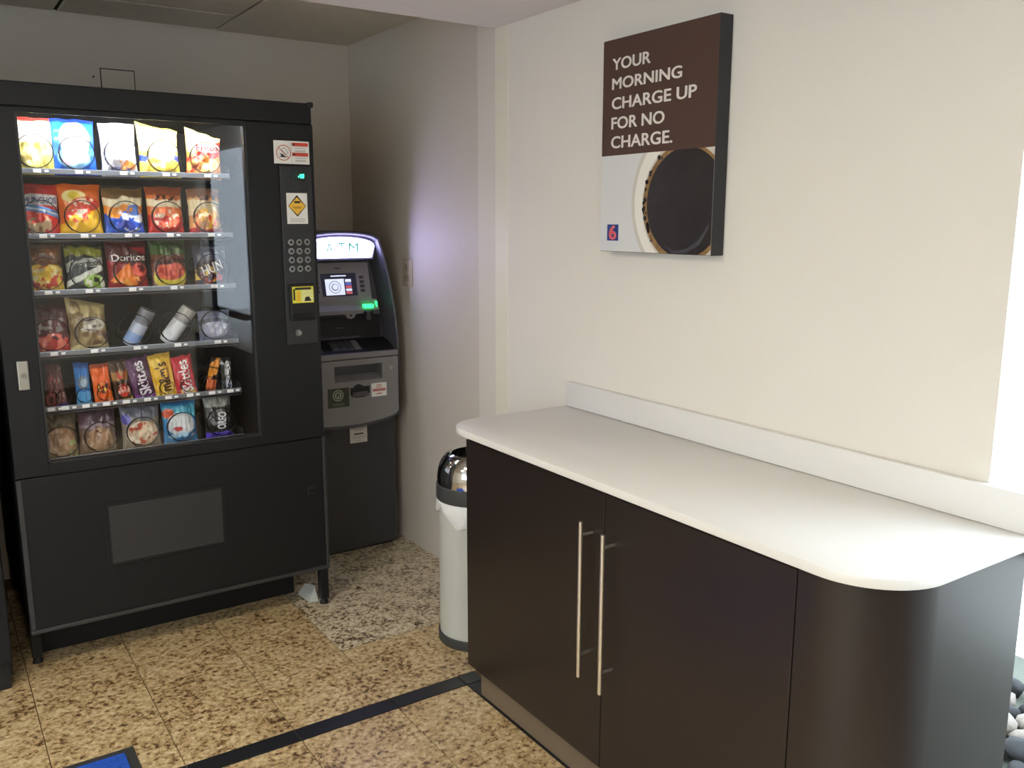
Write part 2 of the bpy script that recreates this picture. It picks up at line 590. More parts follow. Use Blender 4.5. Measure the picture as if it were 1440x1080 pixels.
ctile(1.154, XA, YP0, YB)
xe = 1.146
while xe > XL:
    x2 = max(XL, xe - 0.6)
    ctile(x2 + 0.004, xe - 0.004, 3.634, YB - 0.016)
    ctile(x2 + 0.004, xe - 0.004, 3.03, 3.626)
    ctile(x2 + 0.004, xe - 0.004, YP0, 3.022)
    xe -= 0.608


# windows
def window(name, x, y0, y1, z0, z1, mullions, rails, fr=0.05, d=0.05):
    f = MB()
    f.box(x - d / 2, x + d / 2, y0, y0 + fr, z0, z1, 0.003, 1)
    f.box(x - d / 2, x + d / 2, y1 - fr, y1, z0, z1, 0.003, 1)
    f.box(x - d / 2, x + d / 2, y0, y1, z1 - fr, z1, 0.003, 1)
    f.box(x - d / 2, x + d / 2, y0, y1, z0, z0 + fr, 0.003, 1)
    w = struct(f.build(name, M_FRAME))
    for m in mullions:
        MB().box(x - d / 2, x + d / 2, m - fr / 2, m + fr / 2, z0, z1, 0.003, 1).build('mullion', M_FRAME, w)
    for r in rails:
        MB().box(x - d / 2, x + d / 2, y0, y1, r - fr / 2, r + fr / 2, 0.003, 1).build('cross_rail', M_FRAME, w)
    ys = [y0] + sorted(mullions) + [y1]
    for a, b in zip(ys[:-1], ys[1:]):
        MB().box(x - 0.003, x + 0.003, a + fr / 3, b - fr / 3, z0 + fr / 3, z1 - fr / 3).build('window_pane', M_GLASS, w)
    return w


window('window_1', XW + 0.085, WY0 - 0.06, WY1 + 0.15, -0.004, WTOP + 0.05, [0.47], [0.79], 0.045, 0.04)
window('window_2', XL - 0.05, LW0, LW1, LZ0, LZ1, [-0.9, 0.2], [], 0.05)  # out of view, added to throw daylight on the poster wall

# unseen ceiling lights added to brighten the lobby and alcove
for k, (x, y) in enumerate(((-0.25, 1.7), (-1.3, 1.7), (0.1, -0.3), (-1.3, -0.3))):
    t = thing('ceiling_light', ['round recessed downlight in the lobby ceiling nearest the snack machine', 'round recessed downlight in the lobby ceiling by the left wall, nearer the alcove',
                                'round recessed downlight in the lobby ceiling nearest the storefront window', 'round recessed downlight in the lobby ceiling by the left wall, farther from the alcove'][k], 'light', (x, y, ZS), 'lobby downlights')
    MB().lathe([(0.15, ZS), (0.15, ZS - 0.008), (0.165, ZS - 0.008), (0.17, ZS)], (x, y)).build('trim_ring', M_STK, t, True)
    MB().cyl((x, y, ZS - 0.004), (0, 0, 1), 0.15, 0.004, 32).build('diffuser', M_LAMPC, t)

# outside the storefront
struct(MB().box(XW + 0.15, 3.05, -7.0, 7.0, -0.14, -0.06).build('planting_bed', M_GND))  # near ground, its shade painted in by the darker colour
struct(MB().box(3.055, 12.0, -9.0, 9.0, -0.14, -0.055).build('ground_outside', mat('sunlit_concrete', (196, 194, 186), 0.9, var=0.06, vscale=3)))

# ------------------------------------------------------------------ cabinet and worktop
XD = 1.274
cab = thing('base_cabinet', 'dark espresso laminate base cabinet with two doors and a curved end', 'cabinet', (1.47, 1.5, 0))
MB().box(XD + 0.020, XW - 0.002, 0.962, 2.128, 0.108, 0.821, 0.001, 1).build('carcass', M_LAM, cab)
for (y0, y1, hy) in ((1.507, 2.130, 1.548), (0.964, 1.504, 1.467)):
    d = MB().box(XD, XD + 0.018, y0, y1, 0.108, 0.812, 0.0012, 1).build('door', M_LAM, cab)
    h = MB()
    h.tube([(1.238, hy, 0.345 if hy > 1.5 else 0.337), (1.238, hy, 0.740 if hy > 1.5 else 0.732)], 0.0058, 14)
    for z in (0.402, 0.706) if hy > 1.5 else (0.390, 0.700):
        h.tube([(1.238, hy, z), (XD, hy, z)], 0.0042, 10)
    h.build('handle', M_STEEL, d, True)
RC = 0.15
out = [(XD, 0.960), (XD, 0.778 + RC)] + arc(XD + RC, 0.778 + RC, RC, 180, 270, 14)[1:] + [(XW - 0.016, 0.778), (XW - 0.016, 0.798)]
inn = [(XD + 0.018, 0.960), (XD + 0.018, 0.778 + RC)] + arc(XD + RC, 0.778 + RC, RC - 0.018, 180, 270, 14)[1:]
pts = out + [(XD + RC, 0.798)] + inn[::-1][1:]
MB().prism(pts, 'z', 0.108, 0.8215).build('curved_end_panel', M_LAM, cab, True)
kp = [(XD + 0.04, 2.118), (XD + 0.04, 0.80 + RC)] + arc(XD + 0.04 + 0.09, 0.80 + 0.09, 0.09, 180, 270, 8) + [(XW - 0.002, 0.80), (XW - 0.002, 2.118)]
MB().prism(kp, 'z', 0.001, 0.1075).build('toe_kick', M_KICK, cab, True)

ct = thing('worktop', 'white solid surface worktop with rounded corners and low backsplash', 'worktop', (1.46, 1.45, 0.82))
R1, R2 = 0.105, 0.150
XFt = 1.259
cp = [(XW - 0.001, 2.237)] + arc(XFt + R1, 2.237 - R1, R1, 90, 180, 14) + arc(XFt + R2, 0.764 + R2, R2, 180, 270, 16) + [(XW - 0.001, 0.764)]
MB().prism(cp, 'z', 0.822, 0.842, 0.002, 2).build('slab', M_WHITE, ct, True)
MB().box(XW - 0.020, XW - 0.001, 0.766, 2.234, 0.8425, 0.922, 0.002, 2).build('backsplash', M_WHITE, ct, True)

# ------------------------------------------------------------------ poster
PX, PYL, PYR, PZ0, PZ1 = 1.688, 2.0417, 1.599, 1.347, 1.9345
PW, PH = PYL - PYR, PZ1 - PZ0
po = thing('wall_poster', 'square edged canvas poster with brown block of white words above coffee cup', 'poster', (XW, 1.82, PZ0))
MB().box(PX + 0.001, XW - 0.001, PYR, PYL, PZ0, PZ1, 0.0015, 1).build('canvas_block', M_PEDGE, po)
PO = Vector((PX + 0.001, PYL, PZ1))
PXD, PYD = Vector((0, -1, 0)), ZP


def puv(u, v):
    return (u * PW, -v * PH)


def poly(uvs):
    return [puv(*p) for p in uvs]


shape2d('brown_field', poly([(0.002, 0.539), (0.998, 0.539), (0.998, 0.002), (0.002, 0.002)]), PO, PXD, PYD, M_PBRN, po, 0.0006)
shape2d('white_field', poly([(0.002, 0.998), (0.998, 0.998), (0.998, 0.539), (0.002, 0.539)]), PO, PXD, PYD, M_PWHT, po, 0.0006)


def clip(pts, lo_u, hi_u, lo_v, hi_v):
    """clip polygon (u,v) to a rectangle"""
    def cut(ps, inside, inter):
        o = []
        for i, p in enumerate(ps):
            q = ps[i - 1]
            if inside(p):
                if not inside(q):
                    o.append(inter(q, p))
                o.append(p)
            elif inside(q):
                o.append(inter(q, p))
        return o
    for ax, val, sgn in ((0, lo_u, 1), (0, hi_u, -1), (1, lo_v, 1), (1, hi_v, -1)):
        pts = cut(pts, lambda p: sgn * (p[ax] - val) >= 0,
                  lambda a, b: tuple(a[k] + (b[k] - a[k]) * (val - a[ax]) / (b[ax] - a[ax]) for k in (0, 1)))
    return pts


# cup seen from above: (radius grows outwards), centre and radii in poster fractions
for nm, cu, cv, ru, rv, m_, lf in (('cup_shadow', 0.78, 0.765, 0.475, 0.37, M_CUPS, 0.0008), ('cup_rim', 0.79, 0.765, 0.455, 0.352, M_CUP, 0.0010),
                                   ('cup_inside', 0.775, 0.775, 0.37, 0.285, M_CUPS, 0.0012), ('crema', 0.765, 0.775, 0.352, 0.265, M_CREMA, 0.0014),
                                   ('coffee', 0.775, 0.772, 0.325, 0.243, M_COF, 0.0016)):
    ps = clip([(cu + ru * math.cos(a * math.pi / 40), cv + rv * math.sin(a * math.pi / 40)) for a in range(80)], 0.002, 0.998, 0.539, 0.998)
    shape2d(nm, poly(ps)[::-1], PO, PXD, PYD, m_, po, lf)
rnd = random.Random(3)
bub = MB()
for k in range(26):
    a = math.radians(rnd.uniform(120, 250))
    rr = rnd.uniform(0.99, 1.06)
    if 0.774 + 0.252 * rr * math.sin(a) < 0.56:
        continue
    c = (0.77 + 0.335 * rr * math.cos(a), 0.774 + 0.252 * rr * math.sin(a))
    s = rnd.choice((0.006, 0.008, 0.012))
    P = [PO + PXD * p[0] + PYD * p[1] + PXD.cross(PYD) * 0.0019 for p in poly(circ(c[0], c[1], s * 1.3, s, 8))]
    bub.faces(P, [tuple(range(8))])
bub.build('coffee_bubbles', M_COF, po)['kind'] = 'stuff'
shape2d('coffee_glint', poly([(0.60, 0.955), (0.70, 0.985), (0.80, 0.975), (0.90, 0.935), (0.975, 0.86), (0.98, 0.88), (0.91, 0.955), (0.80, 0.993), (0.69, 0.997)]), PO, PXD, PYD, mat('print_glint', (64, 63, 66), 0.5), po, 0.0019)
for s, vtop, vbot, u0, u1 in (('YOUR', 0.090, 0.141, 0.093, 0.447), ('MORNING', 0.180, 0.230, 0.092, 0.718), ('CHARGE UP', 0.270, 0.322, 0.093, 0.842),
                              ('FOR NO', 0.361, 0.414, 0.093, 0.583), ('CHARGE.', 0.450, 0.504, 0.094, 0.656)):
    o0 = PO + PXD * (u0 * PW) + PYD * (-vbot * PH)
    text_on('lettering', s, o0, PXD, PYD, (vbot - vtop) * PH, M_PTXT, po, width=(u1 - u0) * PW, bold=0.030, lift=0.0012)
lg = shape2d('logo_square', poly([(0.073, 0.947), (0.185, 0.947), (0.185, 0.868), (0.073, 0.868)]), PO, PXD, PYD, M_LBLUE, po, 0.0010)
text_on('logo_numeral_outline', '6', PO + PXD * (0.090 * PW) + PYD * (-0.940 * PH), PXD, PYD, 0.066 * PH, M_LRED, po, width=0.078 * PW, bold=0.05, lift=0.0014)
text_on('logo_numeral_inner', '6', PO + PXD * (0.097 * PW) + PYD * (-0.937 * PH), PXD, PYD, 0.060 * PH, M_PWHT, po, width=0.064 * PW, bold=0.012, lift=0.0018)
text_on('logo_numeral', '6', PO + PXD * (0.099 * PW) + PYD * (-0.936 * PH), PXD, PYD, 0.058 * PH, M_LRED, po, width=0.060 * PW, bold=-0.012, lift=0.0022)

# ------------------------------------------------------------------ waste bin
BC = (1.510, 2.462)
bn = thing('waste_bin', 'round white waste bin with chrome open dome lid behind the cabinet', 'bin', (BC[0], BC[1], 0))
MB().lathe([(0.0, 0.002), (0.131, 0.002), (0.133, 0.006), (0.133, 0.034), (0.128, 0.036)], BC, 48).build('base_ring', M_RUB, bn, True)
MB().lathe([(0.124, 0.034), (0.1275, 0.036), (0.1275, 0.520), (0.122, 0.524)], BC, 48).build('body', M_BIN, bn, True)
MB().lathe([(0.128, 0.512), (0.134, 0.512), (0.1355, 0.516), (0.1345, 0.562), (0.130, 0.566), (0.124, 0.566)], BC, 48).build('collar', M_RUB, bn, True)
MB().lathe([(0.131, 0.564), (0.1315, 0.585), (0.129, 0.608), (0.122, 0.632), (0.110, 0.652), (0.098, 0.664), (0.088, 0.668), (0.082, 0.664), (0.085, 0.655), (0.100, 0.640), (0.112, 0.615), (0.118, 0.585), (0.118, 0.56), (0.118, 0.40)], BC, 48).build('dome_lid', M_CHROME, bn, True)
# liner hanging out under the collar, crumpled
mb = MB()
rings = []
rb = random.Random(5)
for j in range(10):
    ring = []
    for k in range(72):
        a = 2 * math.pi * k / 72
        f = j / 9
        drop = 0.064 + 0.026 * math.sin(3 * a + 2.2) + 0.012 * math.sin(7 * a + 2)
        r = 0.130 + 0.006 * math.sin(math.pi * f) + 0.004 * math.sin(11 * a + 4 * f) * f + rb.uniform(-.0015, .0015)
        ring.append(mb.bm.verts.new((BC[0] + r * math.cos(a), BC[1] + r * math.sin(a), 0.516 - f * drop)))
    rings.append(ring)
for a_, b_ in zip(rings[:-1], rings[1:]):
    for k in range(72):
        mb.bm.faces.new((a_[k], a_[(k + 1) % 72], b_[(k + 1) % 72], b_[k]))
mb.build('liner_bag', M_BAG, bn, True)

# ------------------------------------------------------------------ snack vending machine
VX0, VX1, VY0, VY1, VZ1 = 0.187, 1.184, 2.99, 3.86, 1.832
GX0, GX1, GZ0, GZ1 = 0.282, 0.950, 0.690, 1.742
vm = thing('vending_machine', 'tall charcoal snack vending machine with lit glass front full of snacks', 'vending machine', (0.685, 3.42, 0))
b = MB()
b.box(VX0, VX0 + 0.03, VY0 + 0.06, VY1, 0.15, VZ1 - 0.02)
b.box(VX1 - 0.03, VX1, VY0 + 0.06, VY1, 0.15, VZ1 - 0.02)
b.box(VX0, VX1, VY1 - 0.03, VY1, 0.15, VZ1 - 0.02)
b.box(VX0, VX1, VY0 + 0.06, VY1, VZ1 - 0.05, VZ1 - 0.012, 0.004, 1)
b.box(VX0, VX1, VY0 + 0.06, VY1, 0.15, 0.19)
b.build('cabinet_shell', M_BLK, vm)
f = MB()
f.box(VX0, GX0, VY0, VY0 + 0.058, 0.655, VZ1 - 0.075, 0.002, 1)
f.box(GX1, VX1, VY0, VY0 + 0.058, 0.655, VZ1 - 0.075, 0.002, 1)
f.box(GX0 - 0.001, GX1 + 0.001, VY0, VY0 + 0.02, GZ1, VZ1 - 0.075)
f.box(GX0 - 0.001, GX1 + 0.001, VY0, VY0 + 0.058, 0.655, GZ0)
f.box(VX0 + 0.002, VX1 - 0.002, VY0 + 0.008, VY0 + 0.02, VZ1 - 0.09, VZ1 - 0.02)
f.build('door_frame', M_BLK, vm)
MB().box(VX0, VX1 - 0.004, VY0 - 0.004, VY0 + 0.058, VZ1 - 0.073, VZ1 - 0.004, 0.004, 2).build('header_panel', M_BLK, vm)
MB().box(VX1 - 0.016, VX1 + 0.003, VY0 - 0.008, VY0 + 0.03, VZ1 - 0.018, VZ1, 0.003, 1).build('corner_cap', M_BLK3, vm)
MB().box(VX0, VX1, VY0, VY0 + 0.058, 0.158, 0.652, 0.003, 1).build('lower_panel', M_BLK, vm)
tr = MB()
tr.box(VX0, VX1, VY0 - 0.006, VY0 + 0.02, 0.146, 0.160, 0.003, 2)
tr.box(VX0, VX0 + 0.016, VY0 - 0.005, VY0 + 0.01, 0.160, 0.650, 0.002, 1)
tr.box(VX1 - 0.010, VX1, VY0 - 0.004, VY0 + 0.01, 0.160, 0.655, 0.002, 1)
tr.build('edge_trim', M_TRIM, vm)
MB().box(VX0 + 0.03, VX1 - 0.08, VY0 + 0.175, VY0 + 0.20, 0.002, 0.15).build('kick_plate', M_BLK, vm)
for lx, ly in ((VX1 - 0.034, VY0 + 0.008), (VX0 + 0.002, VY0 + 0.10), (VX1 - 0.034, VY1 - 0.06), (VX0 + 0.002, VY1 - 0.06)):
    l = MB().box(lx, lx + 0.032, ly, ly + 0.032, 0.022, 0.148, 0.002, 1).build('leg', M_BLK, vm)
    MB().cyl((lx + 0.016, ly + 0.016, 0.0), (0, 0, 1), 0.017, 0.022, 14, 0.010).build('levelling_foot', M_BLK3, l)
# delivery flap
MB().box(0.425, 0.815, VY0 - 0.003, VY0 + 0.003, 0.318, 0.540, 0.002, 1).build('flap_frame', M_BLK, vm)
MB().box(0.436, 0.804, VY0 - 0.0032, VY0, 0.326, 0.529).build('flap_gap', M_BLK3, vm)
MB().box(0.440, 0.800, VY0 - 0.006, VY0, 0.330, 0.523, 0.002, 1).build('delivery_flap', M_FLAP, vm)
# side lock left and coin return cup right
lk = MB().box(0.222, 0.252, VY0 - 0.008, VY0, 0.930, 1.018, 0.003, 2).build('lock_plate', M_LOCK, vm)
MB().cyl((0.238, VY0 - 0.008, 0.974), (0, -1, 0), 0.008, 0.004, 16).build('lock_cylinder', M_KEY, lk)
cr = MB().box(1.110, 1.144, VY0 - 0.004, VY0, 0.445, 0.480, 0.002, 1).build('coin_return', M_BLK3, vm)
MB().box(1.114, 1.140, VY0 - 0.006, VY0 - 0.003, 0.450, 0.462, 0.001, 1).build('coin_return_lip', M_BLK, cr)
# cavity
c = MB()
CX0, CX1, CY1, CZ0, CZ1 = 0.262, 0.972, 3.76, 0.64, 1.775
c.box(CX0 - 0.01, CX0, VY0 + 0.058, CY1, CZ0, CZ1)
c.box(CX1, CX1 + 0.01, VY0 + 0.058, CY1, CZ0, CZ1)
c.box(CX0, CX1, CY1, CY1 + 0.01, CZ0, CZ1)
c.box(CX0 - 0.01, CX1 + 0.01, VY0 + 0.02, CY1, CZ1, CZ1 + 0.01)
c.box(CX0, CX1, VY0 + 0.058, CY1, CZ0 - 0.01, CZ0)
c.build('cavity_liner', M_INT, vm)
MB().box(GX0 - 0.002, GX1 + 0.002, VY0 + 0.012, VY0 + 0.018, GZ0 - 0.002, GZ1 + 0.002).build('glass_pane', M_VGLASS, vm)
gk = MB()
gk.box(GX0, GX0 + 0.006, VY0 + 0.003, VY0 + 0.012, GZ0, GZ1)
gk.box(GX1 - 0.006, GX1, VY0 + 0.003, VY0 + 0.012, GZ0, GZ1)
gk.box(GX0, GX1, VY0 + 0.003, VY0 + 0.012, GZ0, GZ0 + 0.006)
gk.build('glass_bead', M_BLK2, vm)
MB().tube([(GX0 + 0.004, VY0 + 0.036, 1.758), (GX1 - 0.004, VY0 + 0.036, 1.758)], 0.008, 12).build('lamp_tube', M_LAMPV, vm)
# shelves with price tags and wire coils
SH_Z = [1.586, 1.391, 1.218, 1.026, 0.850, 0.682]
COLS = [0.335, 0.451, 0.580, 0.709, 0.842]
NARROW = [0.312, 0.352, 0.412, 0.473, 0.534, 0.600, 0.667, 0.738, 0.812, 0.875]


def helix(r, y0, y1, turns, zc, flat=1.0):
    n = int(turns * 20)
    return [(r * math.cos(2 * math.pi * k / 20 + math.pi / 2), y0 + (y1 - y0) * (max(0, k - 20) / max(1, n - 20)), zc + r * flat * math.sin(2 * math.pi * k / 20 + math.pi / 2)) for k in range(n + 1)]


coil_big = MB().tube(helix(0.050, 0, 0.16, 4, 0.0), 0.0016, 6).mesh('coil')
coil_small = MB().tube(helix(0.023, 0, 0.16, 5, 0.0), 0.0012, 5).mesh('coil')
tag_me = MB().box(-0.016, 0.006, -0.002, 0, -0.0055, 0.0055, 0.0008, 1).mesh('price_tag')
tag2_me = MB().box(-0.006, 0.006, -0.002, 0, -0.0035, 0.0035, 0.0008, 1).mesh('selection_tag')
for me_, m_ in ((coil_big, M_WIRE), (coil_small, M_WIRE), (tag_me, M_TAG), (tag2_me, M_TAG)):
    me_.materials.append(m_)
for me_ in (coil_big, coil_small):
    for p in me_.polygons:
        p.use_smooth = True
SY = 3.072           # rail front
for i, z in enumerate(SH_Z):
    s = MB()
    s.box(0.276, 0.915, SY + 0.004, 3.70, z - 0.022, z - 0.018)
    s.box(0.276, 0.279, SY + 0.004, 3.70, z - 0.022, z + 0.02)
    s.box(0.912, 0.915, SY + 0.004, 3.70, z - 0.022, z + 0.02)
    sh = s.build('shelf', M_TRAY, vm)
    MB().box(0.276, 0.915, SY, SY + 0.005, z - 0.013, z + 0.003, 0.001, 1).build('shelf_rail', M_RAIL, sh)
    for xc in (NARROW if i == 4 else COLS):
        for me_, nm, dx, dz in ((tag_me, 'price_tag', 0.005, -0.005), (tag2_me, 'selection_tag', 0.026, -0.005)):
            o = bpy.data.objects.new(nm, me_)
            COL.objects.link(o)
            o.parent = sh
            o.location = (xc + dx, SY, z + dz)
        o = bpy.data.objects.new('coil', coil_small if i == 4 else coil_big)
        COL.objects.link(o)
        o.parent = sh
        o.location = (xc, SY + 0.008, z + (0.028 if i == 4 else 0.054))
# control column
cpn = MB().box(1.058, 1.174, VY0 - 0.005, VY0, 1.002, 1.618, 0.003, 2).build('control_panel', M_BLK2, vm)
FY = VY0 - 0.005


def front(name, x0, x1, z0, z1, m_, parent, t=0.001, y=FY, bev=0.0):
    return MB().box(x0, x1, y - t, y, z0, z1, bev, 1).build(name, m_, parent)


front('display_window', 1.098, 1.150, 1.571, 1.597, M_LEDBG, cpn, 0.002)
for (x, w, z, h) in ((1.122, 0.005, 1.579, 0.006), (1.128, 0.008, 1.582, 0.009), (1.138, 0.006, 1.579, 0.013), (1.130, 0.012, 1.577, 0.004)):
    front('display_digit', x, x + w, z, z + h, M_LED, cpn, 0.0006, FY - 0.002)
for r_ in range(4):
    for c_ in range(3):
        kx, kz = 1.0865 + c_ * 0.0290, 1.360 - r_ * 0.0305
        k = MB().cyl((kx, FY, kz), (0, -1, 0), 0.0115, 0.005, 18, 0.0100).build('key', M_KEY, cpn, True)
        MB().cyl((kx, FY - 0.0046, kz), (0, -1, 0), 0.0062, 0.001, 14).build('key_cap', M_BLK2, k)
ba = MB().box(1.072, 1.164, FY - 0.012, FY, 1.088, 1.216, 0.004, 2).build('bill_acceptor', M_BLK3, cpn)
yl = front('bill_sticker', 1.080, 1.157, 1.150, 1.207, M_LIME, ba, 0.001, FY - 0.012)
front('sticker_panel', 1.112, 1.155, 1.153, 1.195, M_LIME2, ba, 0.0005, FY - 0.013)
front('sticker_bar', 1.090, 1.148, 1.196, 1.204, M_INK, ba, 0.0006, FY - 0.013)
front('sticker_arrow', 1.083, 1.089, 1.160, 1.200, M_INK, ba, 0.0006, FY - 0.013)
front('sticker_note', 1.095, 1.108, 1.156, 1.190, M_YEL, ba, 0.0006, FY - 0.013)
shape2d('sticker_mark', [(0, 0), (0.026, 0), (0.018, 0.016), (0.004, 0.014)], (1.122, FY - 0.0136, 1.156), XP, ZP, M_INK, ba, 0.0003)
MB().box(1.080, 1.158, FY - 0.022, FY - 0.010, 1.098, 1.112, 0.003, 2).build('bill_slot_lip', M_BLK, ba)
MB().box(1.084, 1.154, FY - 0.0235, FY - 0.021, 1.103, 1.106).build('bill_slot', M_BLK3, ba)
MB().cyl((1.100, FY, 1.044), (0, -1, 0), 0.011, 0.004, 18).cyl((1.100, FY - 0.004, 1.044), (0, -1, 0), 0.008, 0.012, 18, bev=0.001).build('coin_return_button', M_KEY, cpn, True)
# warning sticker
ws = MB().box(1.041, 1.166, VY0 - 0.0064, VY0 - 0.005, 1.624, 1.700, 0.0005, 1).build('warning_sticker', M_STK, vm)
WO = Vector((1.041, VY0 - 0.0064, 1.624))
shape2d('prohibition_ring', circ(0.034, 0.036, 0.026, n=32), WO, XP, ZP, M_RED, ws, 0.0003, circ(0.034, 0.036, 0.0235, n=32))
shape2d('machine_sketch', [(0.026, 0.046), (0.036, 0.054), (0.051, 0.038), (0.041, 0.030)], WO, XP, ZP, M_INK, ws, 0.0003, [(0.028, 0.046), (0.036, 0.0525), (0.049, 0.038), (0.041, 0.0315)])
shape2d('figure_sketch', [(0.020, 0.034), (0.030, 0.032), (0.040, 0.024), (0.046, 0.021), (0.018, 0.022), (0.026, 0.027)][::-1], WO, XP, ZP, M_INK, ws, 0.0004)
shape2d('slash', [(0.015, 0.053), (0.0165, 0.0545), (0.053, 0.0185), (0.0515, 0.017)][::-1], WO, XP, ZP, M_RED, ws, 0.0005)
for z0 in (0.059, 0.026):
    front('red_bar', WO.x + 0.064, WO.x + 0.121, WO.z + z0, WO.z + z0 + 0.012, M_RED, ws, 0.0004, WO.y)
    front('red_bar_mark', WO.x + 0.067, WO.x + 0.074, WO.z + z0 + 0.003, WO.z + z0 + 0.009, M_INK, ws, 0.0006, WO.y)
for z0 in (0.052, 0.044, 0.040, 0.019, 0.012, 0.008):
    front('fine_print', WO.x + 0.074, WO.x + 0.112, WO.z + z0, WO.z + z0 + 0.0022, M_INKG, ws, 0.0004, WO.y)
front('sticker_rule', WO.x + 0.0618, WO.x + 0.0626, WO.z + 0.004, WO.z + 0.072, M_INKG, ws, 0.0004, WO.y)
# diamond sticker
ds = front('notice_sticker', 1.078, 1.152, 1.423, 1.527, M_STK, cpn, 0.001)
DO = Vector((1.078, FY - 0.001, 1.423))
shape2d('diamond_border', [(0.037, 0.024), (0.069, 0.060), (0.037, 0.098), (0.005, 0.060)], DO, XP, ZP, M_INK, ds, 0.0003)
shape2d('diamond', [(0.037, 0.030), (0.067, 0.060), (0.037, 0.090), (0.007, 0.060)], DO, XP, ZP, M_YEL, ds, 0.0006)
front('diamond_mark', DO.x + 0.027, DO.x + 0.048, DO.z + 0.070, DO.z + 0.077, M_INK, ds, 0.001, DO.y)
for z0, w in ((0.056, 0.016), (0.052, 0.013)):
    front('diamond_note', DO.x + 0.037 - w, DO.x + 0.037 + w, DO.z + z0, DO.z + z0 + 0.0025, mat('ink_brown', (170, 120, 30), 0.6), ds, 0.001, DO.y)
for z0 in (0.016, 0.011, 0.006):
    front('fine_print', DO.x + 0.010, DO.x + 0.064, DO.z + z0, DO.z + z0 + 0.002, M_INKG, ds, 0.0004, DO.y)

# neighbouring machine, only its right edge is in view
nm_ = thing('drinks_machine', 'black machine standing at the far left edge beside the snack machine', 'vending machine', (-0.36, 3.4, 0))
MB().box(-0.86, 0.128, 3.00, 3.86, 0.02, 1.80, 0.006, 2).build('cabinet_shell', M_BLK3, nm_)
MB().box(-0.86, 0.128, 2.945, 2.998, 0.09, 1.80, 0.006, 2).build('front_door', M_BLK, nm_)
MB().box(-0.84, 0.118, 2.965, 2.999, 0.0, 0.088).build('kick_plate', M_BLK3, nm_)
MB().box(-0.70, -0.10, 2.938, 2.946, 0.75, 1.65, 0.004, 1).build('display_panel', M_LEDBG, nm_)

# scrap on the floor under the machine
sp = MB()
sp.faces([(1.118, 3.045, 0.002), (1.150, 3.030, 0.003), (1.158, 3.085, 0.045), (1.140, 3.14, 0.040), (1.105, 3.13, 0.006)], [(0, 1, 2), (0, 2, 3), (0, 3, 4)])
me_ = sp.mesh('paper_scrap')
spo = link('paper_scrap', me_, M_PAPER)
spo.modifiers.new('thickness', 'SOLIDIFY').thickness = 0.002
tag(spo, 'crumpled pale paper scrap on the floor behind the vending machine leg', 'paper')

# ------------------------------------------------------------------ cash machine
atm = thing('cash_machine', 'grey freestanding cash machine with lit sign in the alcove corner', 'cash machine', (1.4525, 3.65, 0))
AX = 1.4525
AYF, AYB = 3.437, 3.92
MB().prism([(AX - 0.245, AYF + 0.012), (AX - 0.233, AYF), (AX + 0.233, AYF), (AX + 0.245, AYF + 0.012), (AX + 0.245, AYB), (AX - 0.245, AYB)], 'z', 0.012, 0.62, 0.003, 1).build('safe_cabinet', M_ATMD, atm, True)
MB().box(AX - 0.225, AX + 0.225, AYF + 0.02, AYB - 0.02, 0.0, 0.014).build('plinth', M_BLK3, atm)


def hw(z):
    """half width of the upper housing by height"""
    zz = [0.58, 0.92, 1.05, 1.167, 1.27, 1.33, 1.362]
    ww = [0.249, 0.247, 0.236, 0.220, 0.199, 0.184, 0.170]
    return float(np.interp(z, zz, ww))


def outline(off=0.0, zlo=0.60, ztop=1.394, n=14):
    zs = np.linspace(zlo, 1.355 - off, n)
    right = [(AX + hw(z) - off, z) for z in zs]
    xr = right[-1][0] - AX
    k = 13
    top = [(AX + xr * math.cos(math.pi * j / k), right[-1][1] + (ztop - off - right[-1][1]) * math.sin(math.pi * j / k) ** 0.8) for j in range(1, k)]
    left = [(2 * AX - x, z) for x, z in right[::-1]]
    return right + top + left


# housing: outer shell, rolled rim, slanting inner cheeks, back of the recess
zlo = 0.86
rings_def = [(outline(0.0, 0.60), 3.90), (outline(0.0, 0.60), 3.395), (outline(0.006, 0.606), 3.386), (outline(0.012, 0.612), 3.390), (outline(0.040, 0.64), 3.475)]
mb = MB()
rr_ = []
for ol, y in rings_def:
    # the mouth leans back with height
    rr_.append([mb.bm.verts.new((x, y + (0.05 * max(0, z - 1.0) if y < 3.6 else 0), z)) for x, z in ol])
n_ = len(rr_[0])
for a_, b_ in zip(rr_[:-1], rr_[1:]):
    for k in range(n_):
        mb.bm.faces.new((a_[k], a_[(k + 1) % n_], b_[(k + 1) % n_], b_[k]))
mb.bm.faces.new(rr_[0])
mb.bm.faces.new(rr_[-1][::-1])
bmesh.ops.recalc_face_normals(mb.bm, faces=mb.bm.faces)
mb.build('hood', M_ATMH, atm, True)
# sign
SGY = 3.424


def sign_outline(o=0.0):
    return [(AX - 0.142 + o, 1.283 + o), (AX + 0.142 - o, 1.283 + o), (AX + 0.155 - o, 1.331 - o * .5)] + \
        [(AX + (0.155 - o) * math.cos(math.pi * j / 12), 1.331 - o * .5 + (0.036 - o * .5) * math.sin(math.pi * j / 12)) for j in range(1, 12)] + [(AX - 0.155 + o, 1.331 - o * .5)]


sb = MB().prism(sign_outline(-0.008), 'y', SGY + 0.004, SGY + 0.07).build('sign_box', M_ATMH, atm)
sf = MB().prism(sign_outline(0.0), 'y', SGY, SGY + 0.005).build('sign_face', M_SIGN, atm)
for ch, x, w in (('A', 1.392, 0.032), ('T', 1.446, 0.033), ('M', 1.493, 0.042)):
    text_on('sign_letter', ch, (x, SGY - 0.0004, 1.303), XP, ZP, 0.041, M_SIGNT, sf, width=w, bold=0.012, lift=0.0004)
